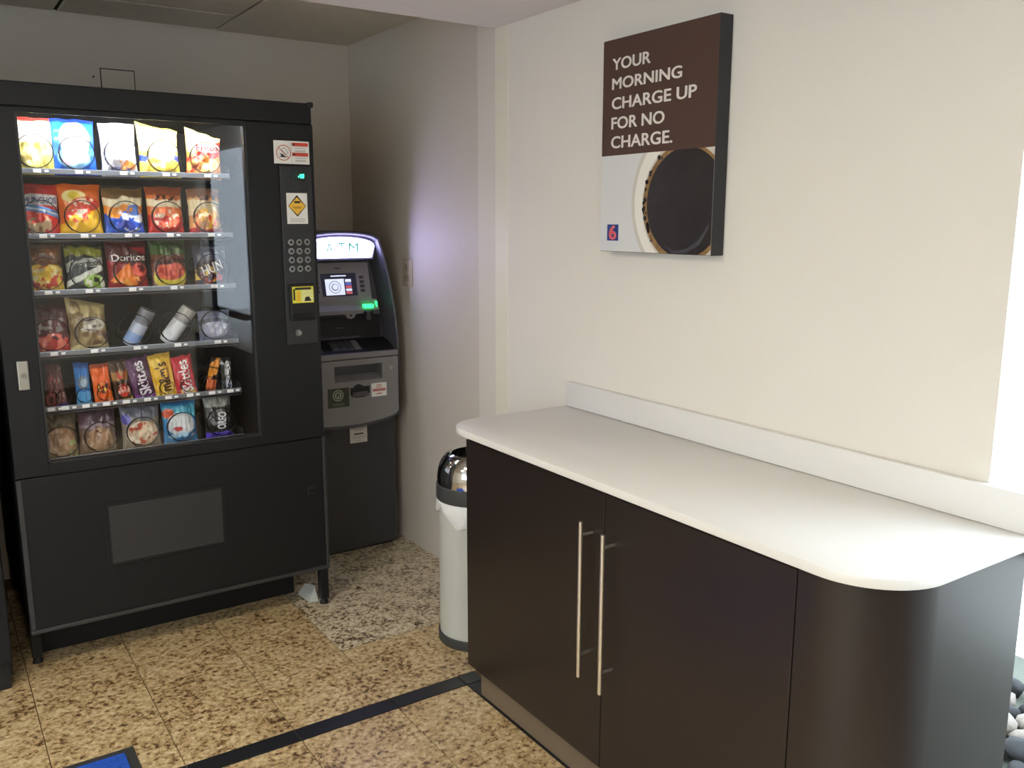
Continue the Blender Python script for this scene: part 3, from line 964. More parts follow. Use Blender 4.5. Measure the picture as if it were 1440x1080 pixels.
# screen panel (leans back)
sl = math.radians(14)
pn = MB()
pn.prism([(3.425, 1.104), (3.4625, 1.262), (3.50, 1.262), (3.50, 1.104)], 'x', AX - 0.165, AX + 0.140, 0.002, 1)
pnl = pn.build('screen_panel', M_ATM, atm)
up_ = Vector((0, 0.0375, 0.158)).normalized()
O_ = Vector((AX - 0.165, 3.425, 1.104))


def sp_(name, x0, x1, t0, t1, m_, parent, th=0.001, lift=0.0):
    nd = XP.cross(up_)
    return plate(name, O_ + XP * (x0 - (AX - 0.165)) + up_ * t0 + nd * lift, XP, up_, x1 - x0, t1 - t0, th, m_, parent)


scr = sp_('screen', 1.375, 1.530, 0.022, 0.117, M_SCR, pnl, 0.0015)
sp_('screen_window', 1.391, 1.474, 0.027, 0.094, M_SCRW, pnl, 0.0006, 0.0015)
sp_('screen_title', 1.418, 1.486, 0.104, 0.109, M_SCRW, pnl, 0.0006, 0.0015)
for (t0, t1, m_) in ((0.080, 0.092, M_SCRW), (0.066, 0.078, M_SCRB), (0.054, 0.064, M_SCRR), (0.042, 0.052, M_SCRW), (0.030, 0.040, M_SCRR)):
    sp_('screen_icon', 1.480, 1.506, t0, t1, m_, pnl, 0.0006, 0.0015)
shape2d('screen_ring', circ(0.0, 0.0, 0.026), O_ + XP * (1.432 - AX + 0.165) + up_ * 0.060, XP, up_, M_SCRG, pnl, 0.0024, circ(0.0, 0.0, 0.0235))
shape2d('screen_dot', circ(0.0, 0.0, 0.015), O_ + XP * (1.432 - AX + 0.165) + up_ * 0.060, XP, up_, M_SCRG, pnl, 0.0024, circ(0.001, 0.001, 0.012))
for k in range(4):
    for x0 in (1.345, 1.545):
        sp_('soft_key', x0, x0 + 0.019, 0.036 + k * 0.0185, 0.048 + k * 0.0185, M_ATMD, pnl, 0.002)
sp_('maker_mark', 1.440, 1.466, 0.136, 0.141, M_ATMD, pnl, 0.0006)
# ledge under the screen with card reader
lg_ = MB()
lg_.prism([(3.412, 1.050), (3.408, 1.066), (3.428, 1.090), (3.43, 1.106), (3.49, 1.106), (3.49, 1.050)], 'x', AX - 0.19, AX + 0.165, 0.002, 1)
ledge = lg_.build('reader_ledge', M_ATM, atm)
MB().box(AX - 0.19, 1.453, 3.407, 3.43, 1.040, 1.050, 0.001, 1).build('printer_slot', M_BLK3, ledge)
MB().prism([(1.462, 1.050), (1.470, 1.036), (1.486, 1.030), (1.502, 1.036), (1.510, 1.050)], 'y', 3.409, 3.45).build('camera_bump', M_ATM, ledge)
MB().cyl((1.486, 3.4095, 1.045), (0, -1, 0), 0.005, 0.001, 14).build('camera_lens', M_BLK3, ledge)
rd = MB()
rd.box(1.545, 1.567, 3.385, 3.43, 1.022, 1.062, 0.003, 1)
rd.box(1.580, 1.612, 3.392, 3.43, 1.044, 1.062, 0.003, 1)
rd.build('card_reader', M_ATMD, ledge, True)
MB().box(1.545, 1.590, 3.402, 3.43, 1.072, 1.088, 0.003, 1).build('card_light', M_GREEN, ledge)
MB().box(1.606, 1.612, 3.415, 3.435, 1.070, 1.098, 0.002, 1).build('side_light', M_GREEN, ledge)
# dark recess back and keypad shelf
MB().box(AX - 0.20, AX + 0.195, 3.470, 3.478, 0.90, 1.052).build('recess_panel', M_BLK3, atm)
front('recess_label', 1.445, 1.478, 0.986, 0.990, M_ATMH, atm, 0.0006, 3.470)
MB().box(AX - 0.19, AX + 0.10, 3.462, 3.471, 0.944, 0.950, 0.001, 1).build('recess_lip', M_ATMH, atm)
ks = MB().prism([(3.372, 0.876), (3.372, 0.892), (3.470, 0.938), (3.470, 0.876)], 'x', AX - 0.225, AX + 0.215).build('keypad_shelf', M_BLK3, atm)
kd = Vector((0, 0.098, 0.046)).normalized()
KO = Vector((AX, 3.372, 0.892))
kn = XP.cross(kd)
plate('keypad_plate', KO + XP * -0.06 + kd * 0.014 + kn * 0.0005, XP, kd, 0.135, 0.078, 0.003, M_ATMD, ks)
for r_ in range(4):
    for c_ in range(4):
        plate('keypad_key', KO + XP * (-0.052 + c_ * 0.031) + kd * (0.019 + r_ * 0.018) + kn * 0.0035, XP, kd, 0.024, 0.013, 0.004, M_ATMH if c_ < 3 else M_ATM, ks)
plate('headphone_plate', KO + XP * -0.135 + kd * 0.02 + kn * 0.0005, XP, kd, 0.035, 0.025, 0.003, M_ATMH, ks, 0.001)
# lower fascia with dispenser
FYA = 3.362


def chin(z_side, z_mid, ztop, hwid):
    return [(AX - hwid, ztop), (AX + hwid, ztop), (AX + hwid, z_side)] + [(AX + hwid * math.cos(math.pi * j / 14), z_side - (z_side - z_mid) * math.sin(math.pi * j / 14)) for j in range(1, 14)] + [(AX - hwid, z_side)]


# built as a frame around the dispenser mouth: left, right, top and chin
MX0, MX1, MZ0, MZ1 = 1.385, 1.600, 0.775, 0.842
fa = MB()
fa.box(AX - 0.222, MX0, FYA, AYF + 0.01, MZ0, 0.866)
fa.box(MX1, AX + 0.222, FYA, AYF + 0.01, MZ0, 0.866)
fa.box(MX0, MX1, FYA, AYF + 0.01, MZ1, 0.866)
fa.prism(chin(0.632, 0.590, MZ0, 0.222), 'y', FYA, AYF + 0.01)
fas = fa.build('dispenser_fascia', M_ATM, atm)
MB().box(AX - 0.225, AX + 0.222, FYA - 0.004, AYF, 0.870, 0.893, 0.003, 2).build('fascia_lip', M_ATM, atm, True)
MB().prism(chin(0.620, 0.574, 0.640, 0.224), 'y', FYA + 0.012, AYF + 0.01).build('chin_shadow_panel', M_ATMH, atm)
MB().box(MX0, MX1, 3.425, 3.437, MZ0, MZ1).build('dispenser_back', M_ATMH, fas)
MB().prism([(FYA + 0.002, MZ0), (3.42, MZ0), (3.42, MZ0 + 0.022)], 'x', MX0, MX1).build('dispenser_ramp', M_ATM, fas)
nt_ = [(1.452, 0.748), (1.466, 0.748), (1.474, 0.757), (1.488, 0.762), (1.502, 0.757), (1.512, 0.750), (1.540, 0.750), (1.540, 0.722), (1.530, 0.708), (1.516, 0.704), (1.475, 0.704), (1.460, 0.710), (1.452, 0.722)]
MB().prism(nt_, 'y', FYA - 0.0006, FYA + 0.001).build('finger_notch', M_BLK3, fas)
MB().prism([(1.458, 0.708), (1.536, 0.708), (1.530, 0.728), (1.462, 0.728)], 'y', FYA - 0.004, FYA).build('notch_lip', M_ATMH, fas)
lk2 = MB().cyl((1.6385, FYA, 0.818), (0, -1, 0), 0.009, 0.006, 18, bev=0.001).build('fascia_lock', M_LOCK, fas, True)
# stickers on the cash machine
g1 = front('green_sticker', 1.352, 1.446, 0.672, 0.752, M_DKGRN, fas, 0.001, FYA)
GO = Vector((1.397, FYA - 0.001, 0.722))
shape2d('seal_disc', circ(0, 0, 0.024), GO, XP, ZP, M_SAGE, g1, 0.0003)
shape2d('seal_ring', circ(0, 0, 0.0195), GO, XP, ZP, M_DKGRN, g1, 0.0006)
shape2d('seal_centre', circ(0, 0, 0.015), GO, XP, ZP, M_SAGE, g1, 0.0009)
shape2d('seal_mark', [(-0.008, -0.008), (-0.002, -0.01), (-0.002, 0.002), (0.003, 0.002), (0.003, -0.01), (0.008, -0.006), (0.006, 0.008), (0, 0.011), (-0.007, 0.007)], GO, XP, ZP, M_DKGRN, g1, 0.0012)
front('seal_base', 1.372, 1.424, 0.678, 0.690, mat('sticker_olive', (86, 92, 74), 0.5), g1, 0.0004, FYA - 0.001)
g2 = front('pink_sticker', 1.548, 1.618, 0.700, 0.758, M_STK, fas, 0.001, FYA)
for z0, w_, h_ in ((0.746, 0.012, 0.004), (0.738, 0.014, 0.003), (0.722, 0.030, 0.011), (0.709, 0.012, 0.005)):
    front('sticker_line', 1.583 - w_, 1.583 + w_, z0, z0 + h_, M_PINK, g2, 0.0005, FYA - 0.001)
g3 = front('service_sticker', 1.476, 1.556, 0.490, 0.568, mat('sticker_aged', (206, 204, 198), 0.5), atm, 0.001, AYF)
for z0, w_, h_, m_ in ((0.552, 0.034, 0.011, M_INKG), (0.543, 0.022, 0.004, M_INKG), (0.526, 0.022, 0.006, M_INK), (0.516, 0.030, 0.002, M_INKG), (0.510, 0.030, 0.002, M_INKG), (0.498, 0.012, 0.003, M_INKG)):
    front('sticker_line', 1.516 - w_, 1.516 + w_, z0, z0 + h_, m_, g3, 0.0005, AYF - 0.001)

# outlet on the alcove wall
ol = thing('wall_outlet', 'beige electrical outlet plate on the alcove wall beside the cash machine', 'outlet', (XA, 3.39, 1.16))
MB().box(XA - 0.006, XA, 3.345, 3.433, 1.158, 1.272, 0.003, 2).build('cover_plate', M_OUT, ol, True)
for z in (1.193, 1.237):
    s_ = MB().box(XA - 0.008, XA - 0.005, 3.372, 3.406, z - 0.014, z + 0.014, 0.003, 2).build('socket', mat('socket_beige', (172, 158, 132), 0.5), ol)
    for dy in (-0.007, 0.007):
        MB().box(XA - 0.0085, XA - 0.0078, 3.389 + dy - 0.001, 3.389 + dy + 0.001, z - 0.004, z + 0.006).build('slot', M_INK, s_)
MB().cyl((XA - 0.006, 3.389, 1.215), (-1, 0, 0), 0.003, 0.001, 10).build('screw', M_LOCK, ol)

# ------------------------------------------------------------------ blue mat
mt = thing('floor_mat', 'blue carpet mat with black rubber border on the granite floor', 'mat', (0.06, 2.10, 0))
mt_x0, mt_x1, mt_y0, mt_y1 = -0.52, 0.366, 1.72, 2.418
MB().box(mt_x0, mt_x1, mt_y0, mt_y1, 0.0006, 0.006, 0.002, 1).build('rubber_border', M_MATK, mt)
MB().box(mt_x0 + 0.03, mt_x1 - 0.026, mt_y0 + 0.03, mt_y1 - 0.026, 0.006, 0.010, 0.002, 1).build('carpet_face', M_MATB, mt)


# ------------------------------------------------------------------ snacks
def vnoise(u, v, scale, seed):
    rs = np.random.RandomState(seed)
    g = rs.rand(40, 40)
    x, y = u * scale + 3, v * scale + 3
    xi, yi = np.floor(x).astype(int) % 38, np.floor(y).astype(int) % 38
    fx, fy = x - np.floor(x), y - np.floor(y)
    fx, fy = fx * fx * (3 - 2 * fx), fy * fy * (3 - 2 * fy)
    return (g[xi, yi] * (1 - fx) + g[xi + 1, yi] * fx) * (1 - fy) + (g[xi, yi + 1] * (1 - fx) + g[xi + 1, yi + 1] * fx) * fy


def paint(u, v, layers, seed):
    rgb = np.zeros(u.shape + (3,))
    for L in layers:
        k = L[0]
        if k == 'fill':
            al, c = np.ones_like(u), L[1]
        elif k == 'band':            # v0, v1, colour, wave, slope
            wob = (L[4] if len(L) > 4 else 0.02) * (vnoise(u, v * 0, 6, seed + 1) - 0.5) * 2
            slo = (L[5] if len(L) > 5 else 0.0) * (u - 0.5)
            al, c = np.minimum(v - L[1] - wob - slo, L[2] + wob + slo - v) / 0.012 + 0.5, L[3]
        elif k == 'ell':             # cu, cv, ru, rv, colour
            al, c = (1 - np.sqrt(((u - L[1]) / L[3]) ** 2 + ((v - L[2]) / L[4]) ** 2)) / 0.08, L[5]
        elif k == 'blob':            # cu, cv, ru, rv, colour, scale, threshold
            e = (1 - np.sqrt(((u - L[1]) / L[3]) ** 2 + ((v - L[2]) / L[4]) ** 2)) / 0.1
            n = vnoise(u, v * 1.4, L[6], seed + int(L[6] * 7)) * 0.75 + vnoise(u, v * 1.4, L[6] * 2.3, seed + 5) * 0.25
            al, c = np.minimum(e, (n - L[7] * 0.94) / 0.05), L[5]
        elif k == 'tri':             # rotated chip: cu, cv, r, angle, colour
            du, dv = u - L[1], (v - L[2]) * 1.35
            x, y = du * math.cos(L[4]) - dv * math.sin(L[4]), du * math.sin(L[4]) + dv * math.cos(L[4])
            al, c = np.minimum(y + L[3] * .6, L[3] * 1.2 - 1.6 * np.abs(x) - y) / 0.03, L[5]
        al = np.clip(al, 0, 1)[..., None]
        rgb = rgb * (1 - al) + np.array(lin(c)) * al
    return rgb


def make_bag(name, label, cat, x, z0, w, h, layers, words=(), depth=0.052, tilt=0.11, lean=0.0, seed=1, y=None, group='snacks in the vending machine',
             puff=1.0, sag=0.0, turn=0.0, nu=52, nv=70):
    """pillow pack standing on a shelf: seals top and bottom, puffed faces, wrinkles. Local frame: front -Y, base at z = 0"""
    uu, vv = np.meshgrid(np.linspace(0, 1, nu), np.linspace(0, 1, nv))
    U, V = uu * 2 - 1, vv * 2 - 1
    prof = (1 - np.abs(U) ** 2.6) ** 0.55 * np.clip(1 - np.abs(V * 1.06) ** 4.0, 0, 1) ** 0.7
    wr = (vnoise(uu, vv, 6, seed) - .5) * 0.013 + (vnoise(uu, vv * .6, 15, seed + 9) - .5) * 0.006
    seal = (vv < 0.055) | (vv > 0.945)
    crimp = np.where(seal, 0.0012 * np.sin(uu * 80), 0)
    th = depth / 2 * prof * puff
    pinch = 1 - 0.07 * np.clip(1 - V ** 2, 0, 1) * np.abs(U) + 0.02 * (vnoise(vv, uu * 0, 8, seed + 4) - .5)
    X = w / 2 * U * pinch
    Z = h * vv + sag * np.where(vv > .8, (uu - .5), 0) * h * (vv - .8) * 5
    Z = Z + 0.006 * (vnoise(uu, vv * 0, 5, seed + 21) - .5) * np.clip((vv - .8) * 5, 0, 1)
    Yf = -(th + wr * prof * 1.2) + crimp
    Yb = (th + wr[:, ::-1] * prof) + crimp + 0.0006
    nvt = nu * nv
    verts = np.concatenate([np.stack([X, Yf, Z], -1).reshape(-1, 3), np.stack([X, Yb, Z], -1).reshape(-1, 3)])
    faces = []
    for j in range(nv - 1):
        for i in range(nu - 1):
            a = j * nu + i
            faces.append((a, a + 1, a + nu + 1, a + nu))
            faces.append((nvt + a + 1, nvt + a, nvt + a + nu, nvt + a + nu + 1))
    for j in range(nv - 1):
        a = j * nu
        faces.append((nvt + a, a, a + nu, nvt + a + nu))
        e = a + nu - 1
        faces.append((e, nvt + e, nvt + e + nu, e + nu))
    for i in range(nu - 1):
        faces.append((i + 1, i, nvt + i, nvt + i + 1))
        t_ = (nv - 1) * nu + i
        faces.append((t_, t_ + 1, nvt + t_ + 1, nvt + t_))
    me = bpy.data.meshes.new(name)
    me.from_pydata(verts.tolist(), [], faces)
    rgb = paint(uu, vv, layers, seed).reshape(-1, 3)
    rgba = np.ones((2 * nvt, 4), np.float32)
    rgba[:nvt, :3] = rgb
    rgba[nvt:, :3] = rgb
    ca = me.color_attributes.new('print', 'FLOAT_COLOR', 'POINT')
    ca.data.foreach_set('color', rgba.ravel())
    me.materials.append(M_FOIL)
    for p in me.polygons:
        p.use_smooth = True
    o = bpy.data.objects.new(name, me)
    COL.objects.link(o)
    yy = (SY + 0.046) if y is None else y
    o.location = (x, yy, z0)
    o.rotation_euler = (-tilt, lean, turn)
    tag(o, label, cat, group)

    def surf(u, v):
        i, j = min(max(u, 0), 1) * (nu - 1), min(max(v, 0), 1) * (nv - 1)
        i0, j0 = min(int(i), nu - 2), min(int(j), nv - 2)
        fx, fy = i - i0, j - j0
        A = np.stack([X, Yf, Z], -1)
        p = A[j0, i0] * (1 - fx) * (1 - fy) + A[j0, i0 + 1] * fx * (1 - fy) + A[j0 + 1, i0] * (1 - fx) * fy + A[j0 + 1, i0 + 1] * fx * fy
        return (p[0], p[1] - 0.0022, p[2])
    for (s, cu, cv, wid, cap, colr, ang, bold) in words:
        # lettering wrapped on the front face; wid and cap as fractions of the pack's width and height
        vs, fs = text2d(s, bold)
        xs = [p[0] for p in vs]
        xm, xr = (min(xs) + max(xs)) / 2, max(xs) - min(xs)
        L = wid * w / xr
        Hh = cap * h
        ca_, sa_ = math.cos(ang), math.sin(ang)
        pts_ = []
        for p in vs:
            a, bb = (p[0] - xm) * L, (p[1] - 0.5) * Hh
            a, bb = a * ca_ - bb * sa_, a * sa_ + bb * ca_
            q_ = surf(cu + a / w, cv + bb / h)
            pts_.append((q_[0], q_[1] - p[2], q_[2]))
        m2 = MB().faces(pts_, fs).mesh('lettering')
        m2.materials.append(mat('pack_ink_%d_%d_%d' % colr, colr, 0.4))
        t2 = bpy.data.objects.new('lettering', m2)
        COL.objects.link(t2)
        t2.parent = o
    return o


W_, K_ = (240, 238, 232), (30, 28, 30)
HP = math.pi / 2
z1, z2, z3, z4, z5, z6 = [z - 0.014 for z in SH_Z]
# top shelf
make_bag('chip_bag', 'pale yellow chip bag with red top, leftmost on the top shelf', 'chip bag', 0.335, z1, 0.118, 0.170,
         [('fill', (240, 226, 120)), ('band', 0.55, 0.97, (246, 240, 200)), ('blob', 0.5, 0.75, 0.4, 0.12, (230, 200, 190), 9, 0.6), ('ell', 0.45, 0.3, 0.3, 0.17, (244, 230, 160)), ('blob', 0.3, 0.3, 0.18, 0.1, (214, 190, 110), 8, 0.5), ('band', 0.93, 1.1, (206, 60, 50))], seed=11)
make_bag('chip_bag', 'bright blue chip bag with white middle on the top shelf', 'chip bag', 0.449, z1, 0.128, 0.172,
         [('fill', (40, 110, 226)), ('ell', 0.52, 0.62, 0.36, 0.34, (222, 232, 240)), ('ell', 0.46, 0.30, 0.38, 0.2, (150, 206, 240)), ('ell', 0.5, 0.34, 0.26, 0.14, (240, 230, 230)), ('blob', 0.38, 0.24, 0.2, 0.08, (226, 170, 190), 9, 0.45), ('band', -0.1, 0.07, (30, 60, 190)), ('band', 0.94, 1.1, (30, 60, 190))], seed=12)
make_bag('chip_bag', 'silver white snack bag with orange patch, middle of the top shelf', 'chip bag', 0.579, z1, 0.110, 0.168,
         [('fill', (206, 204, 214)), ('ell', 0.5, 0.74, 0.42, 0.22, (246, 246, 242)), ('ell', 0.5, 0.36, 0.4, 0.16, (226, 224, 230)), ('blob', 0.66, 0.2, 0.3, 0.1, (226, 140, 70), 7, 0.4), ('blob', 0.3, 0.5, 0.3, 0.2, (170, 166, 190), 10, 0.65), ('blob', 0.5, 0.12, 0.3, 0.06, (90, 90, 130), 8, 0.5)], seed=13)
make_bag('chip_bag', 'yellow chip bag with a blue ribbon band on the top shelf', 'chip bag', 0.702, z1, 0.130, 0.166,
         [('fill', (244, 220, 90)), ('band', 0.5, 0.96, (248, 236, 150)), ('band', 0.30, 0.42, (50, 80, 200), 0.03), ('ell', 0.5, 0.36, 0.32, 0.2, (240, 236, 200)), ('blob', 0.5, 0.24, 0.4, 0.16, (236, 200, 80), 9, 0.4), ('blob', 0.45, 0.7, 0.4, 0.1, (214, 206, 170), 12, 0.7)], seed=14, sag=-0.15)
make_bag('chip_bag', 'red and orange corn chip bag with white red lettered oval on the top shelf', 'chip bag', 0.842, z1, 0.118, 0.152,
         [('fill', (232, 150, 70)), ('band', 0.55, 1.1, (246, 214, 130)), ('band', 0.30, 0.62, (206, 50, 40), 0.05, 0.4), ('blob', 0.45, 0.25, 0.5, 0.22, (244, 170, 90), 7, 0.45), ('blob', 0.5, 0.3, 0.4, 0.2, (250, 210, 150), 9, 0.6), ('ell', 0.58, 0.66, 0.40, 0.11, (246, 238, 226))],
         [('Fritos', 0.56, 0.655, 0.62, 0.13, (200, 40, 36), 0.06, 0.02)], seed=15, lean=0.05, sag=-0.17)
# second shelf
make_bag('chip_bag', 'red chip bag with large white letters and blue banner, second shelf left end', 'chip bag', 0.334, z2, 0.118, 0.168,
         [('fill', (196, 42, 34)), ('band', 0.60, 0.80, (224, 222, 220), 0.02), ('band', 0.46, 0.58, (70, 130, 190), 0.02, -0.15), ('band', 0.50, 0.53, (220, 226, 230), 0.01, -0.15), ('blob', 0.4, 0.25, 0.4, 0.22, (210, 180, 140), 6, 0.45), ('blob', 0.35, 0.25, 0.3, 0.2, (150, 110, 80), 8, 0.62)],
         [('MUNCHOS', 0.55, 0.69, 0.80, 0.11, (62, 78, 140), 0.0, 0.02)], seed=21)
make_bag('chip_bag', 'orange and yellow cheese snack bag on the second shelf', 'chip bag', 0.452, z2, 0.128, 0.170,
         [('fill', (232, 110, 30)), ('band', -0.1, 0.42, (246, 190, 30), 0.06, 0.3), ('ell', 0.36, 0.76, 0.28, 0.13, (240, 222, 150)), ('ell', 0.36, 0.78, 0.14, 0.08, (226, 200, 60)), ('ell', 0.62, 0.62, 0.36, 0.14, (216, 60, 36)), ('blob', 0.62, 0.64, 0.3, 0.1, (244, 220, 190), 9, 0.5), ('ell', 0.4, 0.42, 0.3, 0.14, (224, 70, 40)), ('blob', 0.5, 0.3, 0.35, 0.15, (250, 200, 60), 9, 0.5), ('blob', 0.5, 0.48, 0.25, 0.06, (246, 230, 210), 10, 0.55)], seed=22)
make_bag('chip_bag', 'orange topped bag with blue and white lower half, second shelf', 'chip bag', 0.580, z2, 0.126, 0.160,
         [('fill', (238, 150, 40)), ('band', 0.78, 1.1, (120, 90, 50)), ('band', 0.64, 0.80, (238, 226, 190), 0.04), ('band', -0.1, 0.46, (30, 84, 190), 0.08), ('blob', 0.62, 0.35, 0.36, 0.25, (230, 232, 236), 8, 0.5), ('blob', 0.4, 0.2, 0.4, 0.16, (40, 60, 160), 9, 0.5), ('blob', 0.75, 0.55, 0.2, 0.12, (80, 120, 200), 9, 0.4)], seed=23)
make_bag('chip_bag', 'dark orange bag with red lower half, fourth on the second shelf', 'chip bag', 0.709, z2, 0.118, 0.168,
         [('fill', (224, 120, 50)), ('band', 0.82, 1.1, (150, 70, 30)), ('band', 0.60, 0.74, (244, 226, 190), 0.04), ('band', -0.1, 0.42, (196, 40, 30), 0.05), ('blob', 0.5, 0.38, 0.38, 0.2, (238, 120, 80), 8, 0.45), ('blob', 0.5, 0.36, 0.36, 0.2, (246, 226, 200), 10, 0.62), ('blob', 0.5, 0.76, 0.36, 0.07, (70, 36, 24), 13, 0.5)], seed=24)
make_bag('chip_bag', 'cream and pale orange bag with red base, second shelf right end', 'chip bag', 0.838, z2, 0.112, 0.164,
         [('fill', (222, 160, 100)), ('band', 0.80, 1.1, (150, 104, 80)), ('band', 0.42, 0.74, (246, 226, 180), 0.04), ('band', -0.1, 0.16, (190, 60, 60), 0.04), ('blob', 0.5, 0.38, 0.4, 0.22, (236, 180, 70), 8, 0.5), ('blob', 0.45, 0.34, 0.36, 0.2, (214, 70, 50), 10, 0.62), ('blob', 0.5, 0.80, 0.38, 0.06, (90, 60, 50), 13, 0.5)], seed=25)
# third shelf
make_bag('chip_bag', 'brown topped bag with yellow and red snacks, third shelf left end', 'chip bag', 0.334, z3, 0.112, 0.158,
         [('fill', (110, 74, 48)), ('band', -0.1, 0.52, (236, 200, 70), 0.08), ('blob', 0.5, 0.3, 0.5, 0.26, (200, 60, 36), 7, 0.58), ('blob', 0.5, 0.4, 0.45, 0.2, (246, 230, 160), 9, 0.6), ('blob', 0.5, 0.75, 0.4, 0.15, (140, 90, 56), 8, 0.55)], seed=31)
make_bag('chip_bag', 'black popcorn bag with white slanted band and green kernels, third shelf', 'chip bag', 0.451, z3, 0.116, 0.156,
         [('fill', (38, 40, 40)), ('band', 0.74, 0.92, (120, 124, 40), 0.06), ('band', 0.50, 0.68, (180, 186, 180), 0.03, 0.15), ('ell', 0.3, 0.35, 0.26, 0.22, (70, 78, 80)), ('band', 0.30, 0.42, (222, 226, 216), 0.01, 0.35), ('blob', 0.7, 0.22, 0.3, 0.16, (150, 190, 70), 8, 0.45), ('blob', 0.72, 0.2, 0.3, 0.15, (220, 226, 200), 10, 0.62)],
         [('Smartfood', 0.52, 0.595, 0.80, 0.12, (24, 26, 24), 0.10, 0.02)], seed=32)
make_bag('chip_bag', 'deep red chip bag with white lettering and one orange chip, third shelf centre', 'chip bag', 0.578, z3, 0.128, 0.164,
         [('fill', (150, 26, 32)), ('band', 0.86, 1.1, (90, 20, 26)), ('band', 0.50, 0.86, (74, 22, 28), 0.03, -0.3), ('blob', 0.78, 0.42, 0.22, 0.14, (226, 90, 70), 7, 0.35), ('tri', 0.42, 0.28, 0.34, 0.25, (240, 130, 40)), ('blob', 0.5, 0.2, 0.4, 0.1, (250, 170, 70), 11, 0.66), ('band', -0.1, 0.08, (200, 40, 36))],
         [('Doritos', 0.53, 0.665, 0.84, 0.13, (236, 230, 226), 0.02, 0.02)], seed=33)
make_bag('chip_bag', 'green topped bag with red bowl picture and yellow edge, third shelf', 'chip bag', 0.709, z3, 0.118, 0.168,
         [('fill', (110, 60, 40)), ('band', 0.70, 0.98, (62, 96, 40), 0.02), ('blob', 0.5, 0.84, 0.5, 0.1, (40, 60, 30), 14, 0.5), ('ell', 0.5, 0.26, 0.48, 0.28, (224, 206, 60)), ('ell', 0.5, 0.36, 0.44, 0.18, (196, 60, 40)), ('blob', 0.5, 0.36, 0.42, 0.18, (232, 110, 80), 9, 0.55), ('band', 0.52, 0.6, (70, 30, 24), 0.03), ('band', -0.1, 0.07, (190, 50, 36))], seed=34)
make_bag('chip_bag', 'dark crumpled bag with slanted white letters, third shelf right end', 'chip bag', 0.846, z3, 0.112, 0.146,
         [('fill', (74, 74, 92)), ('ell', 0.5, 0.42, 0.50, 0.24, (60, 30, 36)), ('blob', 0.4, 0.2, 0.45, 0.2, (190, 60, 40), 7, 0.5), ('blob', 0.3, 0.3, 0.35, 0.25, (236, 200, 90), 9, 0.55), ('blob', 0.6, 0.85, 0.4, 0.12, (120, 122, 140), 9, 0.6)],
         [('HUN', 0.5, 0.47, 0.66, 0.22, (244, 240, 232), 0.35, 0.03)], seed=35)
# fourth shelf
make_bag('candy_bag', 'maroon bag of red gummies, fourth shelf left end', 'candy bag', 0.334, z4, 0.112, 0.160,
         [('fill', (96, 40, 48)), ('band', -0.1, 0.34, (206, 56, 50), 0.06), ('blob', 0.5, 0.24, 0.5, 0.2, (240, 130, 110), 7, 0.55), ('blob', 0.4, 0.55, 0.4, 0.16, (180, 170, 166), 8, 0.62), ('blob', 0.7, 0.6, 0.25, 0.16, (140, 130, 130), 7, 0.5), ('band', 0.74, 1.1, (70, 30, 40))], seed=41)
make_bag('nut_bag', 'tan foil bag with creased open top on the fourth shelf', 'snack bag', 0.446, z4, 0.120, 0.166,
         [('fill', (158, 136, 92)), ('band', 0.72, 1.1, (178, 160, 110), 0.08), ('ell', 0.56, 0.54, 0.36, 0.16, (206, 200, 186)), ('blob', 0.55, 0.54, 0.3, 0.13, (90, 84, 76), 10, 0.6), ('blob', 0.6, 0.28, 0.4, 0.16, (110, 80, 50), 8, 0.5), ('band', 0.04, 0.14, (220, 206, 150), 0.03), ('blob', 0.2, 0.6, 0.2, 0.4, (120, 100, 60), 7, 0.5)], seed=42, sag=-0.2, turn=0.15)


def canister(name, label, x, z, r, L, ang, cap_rgb, body_rgb, label_rgb, words, seed):
    o_ = thing(name, label, 'canister', (x, SY + 0.085, z), 'snacks in the vending machine')
    R = T((x, SY + 0.085, z)) @ Matrix.Rotation(ang, 4, 'Y') @ Matrix.Rotation(0.18, 4, 'X')
    def add(nm, prof, m_):
        mb_ = MB().lathe(prof, (0, 0), 32, True)
        mb_.bm.transform(R)
        return mb_.build(nm, m_, o_, True)
    add('body', [(r * 0.82, 0), (r * 0.97, 0.006), (r, 0.014), (r, L * 0.60), (r * 0.98, L * 0.62)], mat(name + '_body_%d' % seed, body_rgb, 0.35))
    add('wrapper_band', [(r * 1.01, L * 0.10), (r * 1.015, L * 0.12), (r * 1.015, L * 0.34), (r * 1.01, L * 0.36)], mat(name + '_band_%d' % seed, label_rgb, 0.35))
    add('shoulder', [(r * 0.97, L * 0.62), (r * 0.93, L * 0.66), (r * 0.93, L * 0.70)], mat(name + '_shoulder_%d' % seed, tuple(int(c_ * .7) for c_ in body_rgb), 0.3))
    add('lid', [(r * 0.96, L * 0.70), (r * 1.0, L * 0.71), (r * 1.0, L * 0.95), (r * 0.94, L), (r * 0.5, L + 0.002)], mat(name + '_lid_%d' % seed, cap_rgb, 0.3))
    for (s, t, cap, colr) in words:
        vs, fs = text2d(s, 0.02)
        xs = [p[0] for p in vs]; xm, xr = (min(xs) + max(xs)) / 2, max(xs) - min(xs)
        pts_ = []
        for p in vs:
            a_ = (p[1] - 0.5) * cap / r          # runs along the axis, wraps round it
            zz_ = L * t + (p[0] - xm) / xr * L * 0.34
            rr = r * 1.03 + p[2]
            pts_.append(R @ Vector((-rr * math.sin(a_), -rr * math.cos(a_), zz_)))
        MB().faces(pts_, fs).build('lettering', mat('pack_ink_%d_%d_%d' % colr, colr, 0.4), o_)
    return o_


